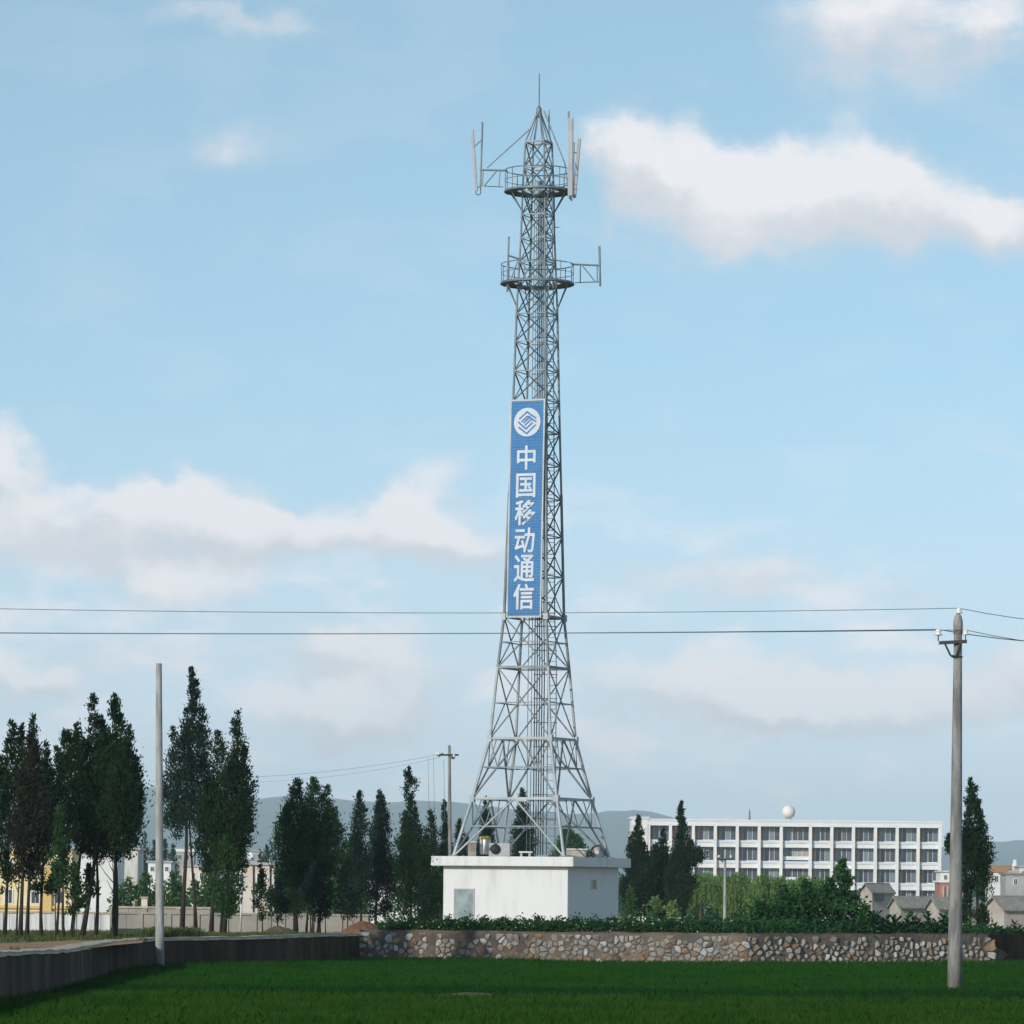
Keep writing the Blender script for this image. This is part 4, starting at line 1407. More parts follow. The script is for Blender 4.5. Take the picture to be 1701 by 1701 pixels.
for px_ in (1567, 1574):
    q0 = P(px_, 1472, 599.9); q1 = P(px_, 1498, 599.9)
    box('pilaster', ((q0.x + q1.x) / 2, 599.9, (q0.z + q1.z) / 2), (.22, .3, q0.z - q1.z), m_mudw, b)
block('white_house', 'white house top above the red brick one', 1562, 1598, 1449, 690, m_wr, [(1568, 1454, 1573, 1461)], roof=m_st)


def gable_house(label, xg0, xg1, xr, yr, ye, Y, wall, roof, ybot=None, tiles=True):
    """a small house seen from its left gable: gable from xg0 to xg1, eaves on to xr, ridge row yr, eave row ye"""
    a, b, c = P(xg0, ye, Y + 4), P(xg1, ye, Y), P(xr, ye, Y + 3)
    zb = terr(Y) - .3
    zr = P(xg1, yr, Y + 2).z
    ze = b.z
    o = thing('cottage', label, 'house', (b.x, b.y, zb))
    A, B = Vector((a.x, a.y, ze)), Vector((b.x, b.y, ze))
    Cc = Vector((c.x, c.y, ze))
    D = A + (Cc - B)
    g1 = (A + B) / 2; g1.z = zr
    g2 = g1 + (Cc - B)
    lo = lambda v: Vector((v.x, v.y, zb))
    meshobj('wall', [lo(A), lo(B), lo(Cc), lo(D), A, B, Cc, D, g1, g2],
            [(0, 1, 5, 4), (1, 2, 6, 5), (2, 3, 7, 6), (3, 0, 4, 7), (4, 5, 8), (6, 7, 9)], wall, o)
    over = (Cc - B).normalized() * .35
    for s0, s1, t0, t1 in ((B, Cc, g1, g2), (D, A, g2, g1)):
        dn = (s0 - (g1 if s0 is B else g2))
        ext = dn.normalized() * .45
        sg = -1 if s0 is B else 1
        p = [s0 + ext + over * sg, s1 + ext - over * sg, t1 - over * sg + UP * .08, t0 + over * sg + UP * .08]
        th_ = UP * .12
        q = [v + UP * .05 for v in p]
        q2 = [v + th_ + UP * .05 for v in p]
        rf = meshobj('roof', q + q2, [(3, 2, 1, 0), (4, 5, 6, 7), (0, 1, 5, 4), (1, 2, 6, 5), (2, 3, 7, 6), (3, 0, 4, 7)], roof, o)
        if s0 is B and tiles:
            n = 14
            for k in range(n):
                t_ = (k + .5) / n
                rod('tile_row', lerp(q2[0], q2[1], t_), lerp(q2[3], q2[2], t_), .06, roof, rf)
    rod('ridge', g1 - over + UP * .22, g2 + over + UP * .22, .13, roof, o)
    return o, A, B, Cc


gable_house('grey-roofed cottage with its pale left gable beside the dark bush', 1478, 1496, 1552, 1493.5, 1507.5, 500, m_mudw, m_rtb)
gable_house('grey-roofed cottage half hidden by the field pole', 1540, 1560, 1632, 1495, 1509.5, 490, m_mudw, m_rtb)
gable_house('grey-roofed cottage with a broad gable at the right edge', 1636, 1668, 1745, 1493, 1511, 470, m_mudw, m_rtb)
o, A, B, Cc = gable_house('small white-gabled house in front of the school', 1429, 1449, 1484, 1471, 1483, 545, m_mudw, m_rt)
q = P(1442, 1490, 544)
box('doorway', (B.x + .8, B.y - .2, q.z), (1.2, .7, 1.0), m_hole, o)
gable_house('grey cottage roof under the trees left of the hut', 520, 548, 600, 1432, 1462, 310, m_gr, m_rt)

# boundary walls on the terrace's far side
def boundary(name, label, x0, x1, ytop, Y, m, cope, joints, thick=.25):
    a, b = P(x0, ytop, Y), P(x1, ytop, Y)
    zb = terr(Y) - .2
    o = thing(name, label, 'wall', ((a.x + b.x) / 2, Y, zb))
    zt_ = (a.z + b.z) / 2
    n = joints
    for k in range(n):
        xa = a.x + (b.x - a.x) * k / n
        xb_ = a.x + (b.x - a.x) * (k + 1) / n
        box('wall_panel', ((xa + xb_) / 2, Y + thick / 2, (zb + zt_) / 2), (xb_ - xa - .015, thick, zt_ - zb), m, o)
        if k % 2 == 0:
            box('pier', (xa, Y + thick / 2, (zb + zt_ + .06) / 2), (.22, thick + .12, zt_ - zb + .06), m, o)
    box('coping', ((a.x + b.x) / 2, Y + thick / 2, zt_ + .045), (b.x - a.x + .1, thick + .14, .085), cope, o)
    return o


m_fence = mat('stained white panel', (.66, .66, .64), .9, (.48, .48, .47), .9, stretch=(3, 3, .25))
m_gw = mat('grey brown plaster', (.33, .30, .26), .95, (.27, .25, .22), .7, bump=.3)
boundary('boundary_wall', 'low stained white boundary wall behind the left trees', -60, 183, 1517, 204, m_fence, m_cope, 16)
boundary('boundary_wall', 'low grey-brown boundary wall running behind the saplings', 186, 612, 1520, 206, m_gw, m_gw, 18)
boundary('boundary_wall', 'second grey wall just behind, left of the leaning trunks', 186, 350, 1509, 216, m_gw, m_cope, 6)
q = P(240, 1508, 230)
box_ = thing('gate_post', 'short tan masonry post above the grey wall', 'post', (q.x, q.y, terr(230)))
box('shaft', (q.x, q.y, (q.z + P(240, 1492, 230).z + terr(230) - q.z) / 2 ), (.3, .3, P(240, 1492, 230).z - terr(230)), m_pk, box_)
box('cap', (q.x, q.y, P(240, 1491, 230).z), (.4, .4, .1), m_cope, box_)
# street lamp in front of the pinkish house
Yl = 178.0
q = P(399, 1551, Yl)
sl = thing('street_lamp', 'thin pale lamp post with a white shade left of the pinkish house', 'lamp', (q.x, Yl, terr(Yl)))
tube('post', [Vector((q.x, Yl, terr(Yl) - .1)), P(402, 1480, Yl)], [.045, .035], m_tank, sl, 8)
lathe('lamp_shade', [(.30, -.05), (.26, .08), (.10, .30), (.04, .38)], P(396, 1478, Yl), m_wr, sl, 14)
rod('arm', P(402, 1480, Yl), P(396, 1468, Yl), .03, m_tank, sl)


# earth mounds
def mound(name, label, cat, px_, py_, w, h, Y, m, seed):
    c = P(px_, py_, Y); c.z = terr(Y) - .1
    vv, ff = [c + Vector((0, 0, h + .1))], []
    n, rings = 22, 6
    for r_ in range(1, rings + 1):
        for k in range(n):
            a = 2 * math.pi * k / n
            f = r_ / rings
            jit = 1 + .22 * mnoise.noise(Vector((math.cos(a) * 1.7, math.sin(a) * 1.7, seed + f)))
            z = (h + .1) * (1 - f ** 1.5) + .08 * mnoise.noise(Vector((math.cos(a) * 4 * f, math.sin(a) * 4 * f, seed)))
            vv.append(c + Vector((w * f * jit * math.cos(a), w * .8 * f * jit * math.sin(a), max(z, 0))))
    for k in range(n):
        ff.append((0, 1 + k, 1 + (k + 1) % n))
    for r_ in range(rings - 1):
        for k in range(n):
            a, b = 1 + r_ * n + k, 1 + r_ * n + (k + 1) % n
            ff.append((a, a + n, b + n, b))
    return tag(meshobj(name, vv, ff, m), label, cat)


mound('soil_heap', 'heap of reddish soil at the left end of the stone wall', 'soil heap', 604, 1540, 1.05, .55, 158, mat('red soil', (.20, .088, .05), .95, (.14, .07, .042), 3, bump=.8, bscale=9), 2)
mound('grassy_mound', 'low grassy mound between the saplings', 'mound', 465, 1548, 1.0, .32, 165, mat('mound turf', (.05, .07, .03), .95, (.12, .09, .05), 3, bump=.8), 7)

# ------------------------------------------------------------------ vegetation
def leaf_quads(pos, dirs, L_, wd, r_):
    """diamond leaves: pos (n,3) base, dirs (n,3) unit, length L_ (n,), width share wd"""
    n = len(pos)
    ref = r_.normal(size=(n, 3))
    side = np.cross(dirs, ref)
    side /= np.linalg.norm(side, axis=1)[:, None] + 1e-9
    mid_ = pos + dirs * (L_ * .45)[:, None]
    v = np.empty((n, 4, 3))
    v[:, 0] = pos
    v[:, 1] = mid_ + side * (L_ * wd)[:, None]
    v[:, 2] = pos + dirs * L_[:, None]
    v[:, 3] = mid_ - side * (L_ * wd)[:, None]
    return v.reshape(-1, 3), np.arange(n * 4).reshape(-1, 4)


def crown(name, lobes, m, parent, seed, leaf=.125, dens=12.5, per=46, cr=.15, up=1.0, wd=.20, depth_sq=.9, hollow=.42):
    """a crown of leaf clumps filling flame-shaped lobes (x, y, z0, z1, radius, share of height where widest)"""
    r_ = np.random.default_rng(seed)
    P_, D_ = [], []
    for (x, y, z0, z1, rad, tw) in lobes:
        hgt = z1 - z0
        ncl = max(18, int(2 * math.pi * rad * hgt * .7 * dens))
        t_ = r_.random(ncl * 4)
        def prof(t):
            return np.where(t < tw, .40 + .60 * np.sin(np.pi / 2 * t / tw), np.maximum(0, (1 - t) / (1 - tw)) ** .8)
        f = prof(t_)
        keep = r_.random(len(t_)) < (f * .9 + .12)
        t_ = t_[keep][:ncl]
        f = prof(t_)
        ang = r_.random(len(t_)) * 2 * np.pi
        lump = 1.03 + .42 * np.sin(ang * 2 + t_ * 9 + seed) * np.cos(t_ * 17 + seed * 1.7 + ang) + .12 * r_.normal(size=len(t_))
        # clumps gather in sprays: heights are pulled towards a few whorls
        q = hollow + (1 - hollow) * np.sqrt(r_.random(len(t_)))
        rr = rad * f * q * lump
        nax = 9                                  # a leader of clumps up the axis so that no tip floats
        t_[:nax] = np.linspace(.45, .99, nax)
        rr[:nax] *= .12
        f = prof(t_)
        cx = x + rr * np.cos(ang)
        cy = y + rr * np.sin(ang) * depth_sq
        cz = z0 + t_ * hgt
        k = per
        c = np.repeat(np.stack([cx, cy, cz], 1), k, 0)
        fr = np.repeat(f, k)
        an_ = np.repeat(ang, k)
        sc = np.minimum(cr, .25 * rad + .03) * (.35 + .65 * fr)
        c = c + r_.normal(size=c.shape) * sc[:, None] * np.array([1, 1, 1.25])
        out = np.stack([np.cos(an_), np.sin(an_), np.zeros(len(an_))], 1)
        d = out * .55 + np.array([0, 0, up]) + r_.normal(size=c.shape) * .55
        d /= np.linalg.norm(d, axis=1)[:, None]
        P_.append(c); D_.append(d)
    P_ = np.concatenate(P_); D_ = np.concatenate(D_)
    v, fc = leaf_quads(P_, D_, leaf * r_.uniform(.6, 1.35, len(P_)), wd, r_)
    return npmesh(name, v, fc, m, parent)


TREE_N = [0]


def tree(name, label, Y, trunks, lobes, m=m_cyp, bark=m_bark, group=None, leaf=.125, dens=12.5, per=46, cr=.15, tw_r=.07, cat='tree', dy=.35, **kw):
    """trunks: (base px, base py, top px, top py, radius m); lobes: (px, top py, bottom py, half width px, widest)"""
    TREE_N[0] += 1
    seed = 100 + TREE_N[0]
    r0 = random.Random(seed)
    s = F / Y
    zg = terr(Y)
    bx_ = P(trunks[0][0], 1550, Y).x
    o = thing(name, label, cat, (bx_, Y, zg), group)
    for i, (bx, by, tx, ty, rr) in enumerate(trunks):
        rr *= .76
        oy = r0.uniform(.05, .3)
        a = P(bx, by, Y); a.z = zg - .08; a.y += oy
        b = P(tx, ty, Y); b.y += oy
        pts = []
        for k in range(7):
            t_ = k / 6
            p = a.lerp(b, t_)
            p += Vector((mnoise.noise(Vector((seed, t_ * 2.3, i))), mnoise.noise(Vector((seed, t_ * 2.3, i + 7))), 0)) * (rr * 1.3)
            pts.append(p)
        tr_ = tube('trunk', pts, [rr * (1.25 if k == 0 else 1.0 - .15 * k) for k in range(7)], bark, o, 8)
        for k in range(5):      # side branches
            t_ = r0.uniform(.45, .98)
            p = a.lerp(b, t_)
            an_ = r0.uniform(0, 6.28)
            ln = r0.uniform(.3, .8)
            q = p + Vector((math.cos(an_) * ln * .6, math.sin(an_) * ln * .6, ln * .8))
            tube('branch', [p, p.lerp(q, .5) + UP * -.04, q], [rr * .38, rr * .25, rr * .1], bark, tr_, 5)
    lb = []
    for (px_, yt, yb, hw, tw) in lobes:
        zt_ = P(px_, yt, Y).z
        zb_ = P(px_, yb, Y).z
        lb.append((P(px_, (yt + yb) / 2, Y).x, Y + r0.uniform(-dy, dy), zb_, zt_, hw / s, tw))
    crown('crown', lb, m, o, seed, leaf, dens, per, cr, **kw)
    return o


G1 = 'tall dark cypresses behind the left wall'
tree('cypress_tree', 'slim cypress at the left edge of the photo with a light trunk gap', 137, [(6, 1562, 20, 1250, .075)], [(20, 1203, 1400, 17, .4), (2, 1262, 1430, 20, .4), (12, 1420, 1490, 14, .5)], group=G1)
tree('cypress_tree', 'dead brown-needled cypress second from the left edge', 134, [(33, 1561, 45, 1260, .09), (27, 1500, 33, 1400, .05)], [(53, 1218, 1440, 29, .38), (40, 1290, 1460, 22, .5)], m_dead, group=G1)
tree('cypress_tree', 'dark cypress with a sharp tip right behind the brown one', 139, [(43, 1560, 57, 1230, .08)], [(58, 1192, 1340, 17, .35), (76, 1238, 1400, 15, .4), (36, 1208, 1300, 9, .4)], group=G1)
tree('cypress_tree', 'narrow cypress with a straight dark trunk right of the brown one', 136, [(67, 1560, 72, 1300, .075)], [(72, 1270, 1440, 17, .5), (80, 1300, 1420, 17, .5), (62, 1410, 1490, 12, .5)], group=G1)
tree('cypress_tree', 'broad cypress with several low tips in the middle of the left clump', 138, [(92, 1563, 112, 1260, .055)], [(129, 1206, 1400, 21, .35), (108, 1218, 1410, 22, .4), (94, 1245, 1390, 16, .4)], group=G1)
tree('juniper_tree', 'shorter mid-green juniper in front of the left clump', 133, [(106, 1565, 100, 1400, .07)], [(98, 1345, 1470, 14, .35), (106, 1400, 1485, 15, .5)], m_cypm, group=G1)
tree('cypress_tree', 'tall cypress with a thin double tip left of the tallest pair', 139, [(118, 1562, 152, 1240, .08)], [(154, 1160, 1420, 20, .38), (167, 1200, 1400, 22, .4), (143, 1235, 1420, 22, .4)], group=G1)
tree('cypress_tree', 'leaning cypress whose broad dark crown bulges to the right', 136, [(135, 1563, 188, 1230, .105)], [(191, 1159, 1380, 30, .35), (214, 1212, 1400, 22, .42), (223, 1262, 1380, 12, .5), (175, 1220, 1430, 28, .45)], group=G1)
tree('cypress_tree', 'thin-stemmed cypress with low greenery between two leaning trunks', 138, [(158, 1560, 165, 1300, .085)], [(165, 1310, 1430, 20, .5), (150, 1440, 1510, 9, .5)], group=G1)
tree('cypress_tree', 'thick-trunked cypress nearest the bare pole in the left clump', 135, [(187, 1564, 196, 1290, .13), (190, 1480, 186, 1410, .06)], [(202, 1250, 1430, 28, .55), (210, 1330, 1420, 17, .5)], group=G1)
tree('juniper_bush', 'low green bush on a stem between the left trunks', 134, [(122, 1563, 118, 1480, .05)], [(122, 1440, 1520, 17, .5)], m_cypg, group=None, cat='bush')
tree('cypress_sapling', 'thin sapling with a single dark tuft at the far left', 139, [(92, 1563, 90, 1440, .035)], [(85, 1460, 1484, 8, .5)], group=None)

G2 = 'tall dark cypresses right of the bare pole'
tree('cypress_tree', 'tallest cypress with a thin crooked tip right of the bare pole', 172, [(302, 1542, 321, 1125, .12)], [(322, 1135, 1380, 27, .38), (320, 1112, 1190, 8, .4), (335, 1180, 1390, 20, .4), (308, 1180, 1380, 20, .4)], m_cypb, group=G2, dens=8.5)
tree('cypress_tree', 'short-tipped cypress hiding behind the bare pole', 174, [(325, 1542, 312, 1300, .10)], [(288, 1212, 1375, 18, .4), (292, 1290, 1390, 21, .5)], m_cypb, group=G2, dens=8)
tree('cypress_tree', 'left of two joined cypresses with a notched top', 170, [(350, 1552, 368, 1280, .11)], [(361, 1218, 1440, 22, .4), (350, 1280, 1450, 22, .5)], m_cyp, group=G2)
tree('cypress_tree', 'rounded dark cypress leaning over the pinkish house', 168, [(370, 1552, 390, 1260, .13)], [(393, 1184, 1420, 22, .35), (406, 1245, 1400, 16, .45), (385, 1260, 1450, 28, .5), (402, 1370, 1450, 13, .5)], m_cyp, group=G2)
tree('juniper_tree', 'mid-green juniper low in front of the rounded cypress', 166, [(366, 1552, 374, 1450, .07)], [(376, 1395, 1520, 22, .4)], m_cypg, group=G2)

G3 = 'junipers and saplings in front of the grey-brown wall'
tree('juniper_tree', 'bushy juniper with a layered top, leftmost of the middle clump', 178, [(491, 1550, 495, 1340, .13)], [(494, 1298, 1440, 30, .4), (476, 1345, 1470, 24, .45), (512, 1345, 1470, 30, .5), (488, 1400, 1520, 24, .4)], m_cypm, group=G3)
tree('juniper_tree', 'juniper with a reddish bare twig top in the middle clump', 181, [(508, 1548, 520, 1330, .06)], [(521, 1296, 1340, 13, .4), (518, 1325, 1460, 28, .45)], m_cypm, group=G3, dens=9)
tree('juniper_tree', 'rounded juniper at the right of the middle clump', 178, [(528, 1548, 540, 1340, .09), (519, 1548, 524, 1400, .05)], [(541, 1308, 1450, 27, .4), (553, 1345, 1455, 18, .45), (528, 1380, 1500, 26, .5)], m_cypm, group=G3)
tree('juniper_sapling', 'slender sapling left of the grassy mound', 170, [(436, 1553, 434, 1470, .035)], [(434, 1440, 1528, 12, .4)], m_cypg, group=G3)
tree('juniper_sapling', 'round-headed sapling standing on the grassy mound', 169, [(460, 1548, 461, 1500, .05), (450, 1548, 452, 1500, .03)], [(461, 1462, 1528, 17, .5)], m_cypb, group=G3)
tree('juniper_sapling', 'two-stemmed sapling under the rounded juniper', 176, [(516, 1550, 516, 1470, .045), (532, 1550, 530, 1470, .04), (541, 1548, 538, 1480, .03)], [(522, 1440, 1528, 20, .45), (538, 1450, 1525, 12, .5)], m_cypb, group=G3)
tree('juniper_sapling', 'pointed sapling on a thin stem left of the soil heap', 176, [(577, 1545, 577, 1450, .035)], [(577, 1425, 1530, 16, .3)], m_cypb, group=G3)

G4 = 'spiky junipers left of the hut'
tree('juniper_tree', 'narrow spiky juniper, leftmost of the row left of the hut', 205, [(599, 1538, 597, 1340, .08)], [(597, 1318, 1470, 19, .25), (590, 1390, 1500, 22, .4)], m_cypb, group=G4)
tree('juniper_tree', 'twin-tipped juniper next in the row left of the hut', 207, [(624, 1538, 632, 1330, .09)], [(628, 1316, 1440, 11, .3), (634, 1320, 1470, 17, .3), (632, 1390, 1520, 27, .4)], m_cypb, group=G4)
tree('juniper_tree', 'tallest juniper left of the hut, with a thin top tuft', 204, [(682, 1538, 680, 1290, .09)], [(679, 1276, 1330, 10, .55), (682, 1322, 1500, 23, .4), (689, 1345, 1480, 9, .4), (672, 1350, 1520, 14, .4)], m_cyp, group=G4)
tree('juniper_tree', 'short juniper between the tallest one and the slim pole', 240, [(715, 1540, 715, 1370, .09)], [(715, 1348, 1530, 19, .3), (705, 1400, 1530, 16, .4)], m_cyp, group=G4)
tree('juniper_tree', 'juniper standing right behind the slim pole', 262, [(739, 1535, 739, 1350, .09)], [(738, 1331, 1440, 9, .35), (740, 1370, 1530, 20, .35)], m_cyp, group=G4)
tree('juniper_tree', 'low juniper behind the left end of the hut roof', 266, [(765, 1520, 762, 1390, .09)], [(762, 1362, 1500, 14, .3), (775, 1390, 1480, 12, .4)], m_cyp, group=G4)
tree('juniper_tree', 'spiky juniper seen between the left legs of the mast', 275, [(806, 1520, 806, 1350, .10)], [(806, 1326, 1400, 8, .35), (808, 1345, 1480, 20, .3)], m_cyp, group=G4)
tree('cypress_tree', 'broad pointed cypress seen through the middle of the mast legs', 280, [(868, 1520, 868, 1340, .13)], [(868, 1312, 1440, 16, .3), (872, 1350, 1500, 24, .35)], m_cyp, group=G4)
tree('round_tree', 'pale round tree seen through the right legs of the mast', 420, [(945, 1520, 945, 1420, .15)], [(942, 1376, 1500, 22, .6), (958, 1390, 1500, 18, .6)], m_broad, leaf=.22, cr=.3)

G5 = 'dark conifers in front of the left end of the school'
tree('conifer_tree', 'left dark conifer beside the hut with a ragged thin top', 300, [(1064, 1535, 1062, 1380, .12)], [(1059, 1357, 1440, 9, .3), (1050, 1385, 1520, 15, .4), (1066, 1395, 1520, 20, .4)], m_cyp, group=G5, leaf=.17)
tree('conifer_tree', 'middle dark conifer of the three by the school', 304, [(1100, 1535, 1101, 1400, .12)], [(1102, 1378, 1530, 18, .4), (1088, 1405, 1520, 20, .4)], m_cyp, group=G5, leaf=.17)
tree('conifer_tree', 'right dark conifer with wide lower boughs and wispy tip', 298, [(1133, 1535, 1133, 1350, .13)], [(1132, 1333, 1370, 5, .4), (1133, 1358, 1440, 12, .3), (1128, 1400, 1520, 22, .5), (1146, 1400, 1440, 20, .5), (1158, 1414, 1434, 10, .5)], m_cyp, group=G5, leaf=.17)
tree('cypress_tree', 'leaning pointed cypress right of the field pole', 172, [(1612, 1535, 1614, 1400, .09), (1627, 1533, 1622, 1380, .11)],
     [(1613, 1296, 1380, 9, .25), (1619, 1310, 1470, 18, .3), (1609, 1345, 1480, 14, .4), (1630, 1350, 1475, 14, .45), (1634, 1430, 1500, 11, .5), (1577, 1388, 1426, 5, .5), (1600, 1380, 1480, 10, .5)], m_cyp, dens=12)
tree('juniper_bush', 'dark bush at the foot of the pointed cypress', 171, [(1605, 1538, 1606, 1500, .05)], [(1604, 1480, 1542, 12, .5), (1632, 1505, 1545, 12, .5)], m_cyp, cat='bush')


def willow(label, Y, trunk, blobs, seed):
    """a weeping crown: hanging strands from domed tops; blobs (px, top py, bottom py, half width px)"""
    s = F / Y
    q = P(trunk, 1530, Y)
    o = thing('willow_tree', label, 'tree', (q.x, Y, terr(Y)), 'willows in front of the school')
    tube('trunk', [Vector((q.x, Y, terr(Y) - .1)), P(trunk + 2, 1500, Y), P(trunk, 1475, Y)], [.22, .16, .08], m_barkl, o, 8)
    r_ = np.random.default_rng(seed)
    PP, DD, LL = [], [], []
    for (px_, yt, yb, hw) in blobs:
        c = P(px_, yt, Y)
        zb = P(px_, yb, Y).z
        n = int(hw * 9)
        for k in range(n):
            a = r_.random() * 6.283
            f = math.sqrt(r_.random())
            x = c.x + hw / s * f * math.cos(a)
            y = c.y + hw / s * f * math.sin(a)
            z = c.z - (hw / s) * .75 * f * f - .15 * r_.random()
            ln = min(z - zb, r_.uniform(.6, 2.4))
            m_ = int(ln / .085) + 2
            tt = np.linspace(0, 1, m_)
            bend = r_.normal() * .15
            px3 = np.stack([x + bend * tt + r_.normal(size=m_) * .035, y + r_.normal(size=m_) * .035, z - ln * tt], 1)
            d = np.stack([r_.normal(size=m_) * .5, r_.normal(size=m_) * .5, -np.ones(m_)], 1)
            PP.append(px3); DD.append(d / np.linalg.norm(d, axis=1)[:, None])
    PP = np.concatenate(PP); DD = np.concatenate(DD)
    v, fc = leaf_quads(PP, DD, r_.uniform(.13, .26, len(PP)), .17, r_)
    npmesh('crown', v, fc, m_willow, o)


willow('weeping willow just right of the dark conifers', 345, 1163, [(1150, 1452, 1530, 22), (1172, 1446, 1500, 26), (1136, 1470, 1530, 14)], 1)
willow('weeping willow right of the thin pale pole', 352, 1226, [(1198, 1449, 1505, 20), (1228, 1446, 1530, 24), (1212, 1465, 1530, 20)], 2)
willow('broad weeping willow in the middle of the willow row', 340, 1285, [(1270, 1449, 1530, 26), (1300, 1452, 1530, 28), (1255, 1475, 1530, 20)], 3)
willow('weeping willow at the right end of the willow row', 348, 1350, [(1335, 1451, 1530, 24), (1360, 1455, 1530, 24), (1385, 1470, 1530, 18)], 4)


def bush(label, Y, blobs, m, leaf=.16, dens=7.0, name='bush', cat='bush', group=None, cr=.2, per=26, up=.25, bark=m_bark):
    px_ = blobs[0][0]
    return tree(name, label, Y, [(px_, 1545, px_, blobs[0][1] + (blobs[0][2] - blobs[0][1]) * .45, .06)], blobs, m, bark, group, leaf=leaf, dens=dens, per=per, cr=cr,
                cat=cat, up=up, wd=.34, hollow=.3)


YD = 152.5
bush('large dark leafy bush behind the right part of the stone wall', YD + 1.2, [(1300, 1476, 1560, 36, .5), (1338, 1468, 1560, 34, .5), (1262, 1500, 1560, 32, .5), (1318, 1500, 1562, 40, .5)], m_broadd, .12, 13)
bush('dark bush under the glossy sapling', YD + .8, [(1378, 1464, 1560, 32, .5), (1412, 1486, 1560, 26, .5), (1434, 1508, 1560, 22, .5), (1452, 1520, 1560, 16, .5)], m_broadd, .12, 13)
tree('broadleaf_sapling', 'glossy-leaved sapling rising above the dark bushes', YD + .6, [(1402, 1550, 1400, 1450, .035)], [(1399, 1428, 1500, 13, .5), (1404, 1455, 1520, 20, .5)], m_broadd, leaf=.17, dens=6, per=14, up=.2, wd=.4)
bush('dark green thicket under the left willows', 385, [(1180, 1478, 1535, 26, .5), (1212, 1482, 1535, 26, .5), (1150, 1490, 1535, 20, .5)], m_broadd, .26, 4.2, cr=.35)
bush('dark green thicket under the right willows', 390, [(1255, 1482, 1535, 28, .5), (1290, 1488, 1535, 26, .5), (1330, 1490, 1535, 26, .5)], m_broadd, .26, 4.2, cr=.35)
G6 = 'green trees behind the boundary walls'
for (lab, Y, bl) in [
    ('round green tree left of the bare pole over the grey wall', 300, [(214, 1462, 1530, 22, .5), (200, 1480, 1530, 18, .5)]),
    ('green tree directly behind the bare pole', 310, [(244, 1455, 1530, 22, .5), (262, 1470, 1530, 20, .5)]),
    ('green tree just right of the bare pole', 305, [(285, 1452, 1530, 22, .5), (296, 1475, 1530, 18, .5)]),
    ('green tree between the two leaning trunks', 300, [(322, 1468, 1530, 20, .5)]),
    ('pale green tree left of the lamp post', 296, [(346, 1435, 1530, 18, .5), (352, 1465, 1530, 20, .5)]),
    ('green tree behind the low juniper and lamp post', 300, [(384, 1480, 1530, 18, .5)]),
    ('leafy tree behind the stems of the middle clump', 285, [(470, 1452, 1530, 22, .5), (500, 1470, 1530, 24, .5)]),
    ('leafy tree between the middle clump and the pointed sapling', 270, [(548, 1470, 1530, 24, .5), (566, 1450, 1520, 14, .5)]),
    ('greenish tree behind the twin-tipped juniper', 290, [(610, 1480, 1535, 26, .5), (585, 1495, 1535, 20, .5)]),
    ('leafy tree in the gap left of the tallest juniper', 285, [(656, 1478, 1535, 22, .5)]),
    ('leafy green tree against the left wall of the hut', 262, [(705, 1462, 1535, 24, .5), (728, 1450, 1535, 20, .5)]),
]:
    bush(lab, Y, bl, m_broad, .22, 3.6, 'leafy_tree', 'tree', G6, .3)
for i, (lab, bl) in enumerate([('yellow-green shrub beside the right wall of the hut', [(1046, 1478, 1535, 15, .5)]), ('bright green shrub under the middle conifer', [(1090, 1492, 1535, 14, .5)]),
                               ('small bright shrub under the right conifer', [(1118, 1500, 1535, 12, .5)])]):
    bush(lab, 290, bl, m_willow, .2, 3.5, cr=.25)
G7 = 'far hazy trees on the plain'
for (lab, px_, yt, hw) in [('far conifer above the stained house, left', 208, 1402, 10), ('far pointed conifer left of the bare pole', 226, 1391, 9), ('taller far conifer beside the bare pole', 241, 1386, 9),
                           ('far conifer right of the bare pole', 256, 1398, 11), ('far conifer nearer the leaning trunk', 274, 1396, 10), ('small far conifer beside the grey building', 289, 1404, 8),
                           ('far conifer beside the round roof tank', 443, 1405, 8), ('far dark shrub left of the roof tank conifer', 432, 1412, 5)]:
    tree('far_conifer', lab, 700, [(px_, 1500, px_, yt + 25, .14)], [(px_, yt, 1480, hw, .25)], m_cypb, group=G7, leaf=.32, dens=3.2, per=22, cr=.34, dy=1)

# far belt of woods at the foot of the hills: one mass
r_ = np.random.default_rng(55)
n = 2600
Y_ = r_.uniform(900, 2000, n)
px_ = r_.uniform(-150, 1850, n)
PP, DD, LL = [], [], []
for y0, p0 in zip(Y_, px_):
    x = (p0 - 850) / F * y0
    hgt = r_.uniform(4, 8.5)
    m_ = 26
    tt = r_.random(m_)
    rad = 2.2 * (1 - tt) ** .7
    a = r_.random(m_) * 6.283
    PP.append(np.stack([x + rad * np.cos(a), y0 + rad * np.sin(a), terr(y0) + tt * hgt], 1))
    d = r_.normal(size=(m_, 3)) + np.array([0, 0, .6])
    DD.append(d / np.linalg.norm(d, axis=1)[:, None])
PP = np.concatenate(PP); DD = np.concatenate(DD)
v, fc = leaf_quads(PP, DD, r_.uniform(.9, 2.0, len(PP)), .4, r_)
o = npmesh('woodland', v, fc, m_broadd)
tag(o, 'far belt of woods across the plain', None, kind='stuff')

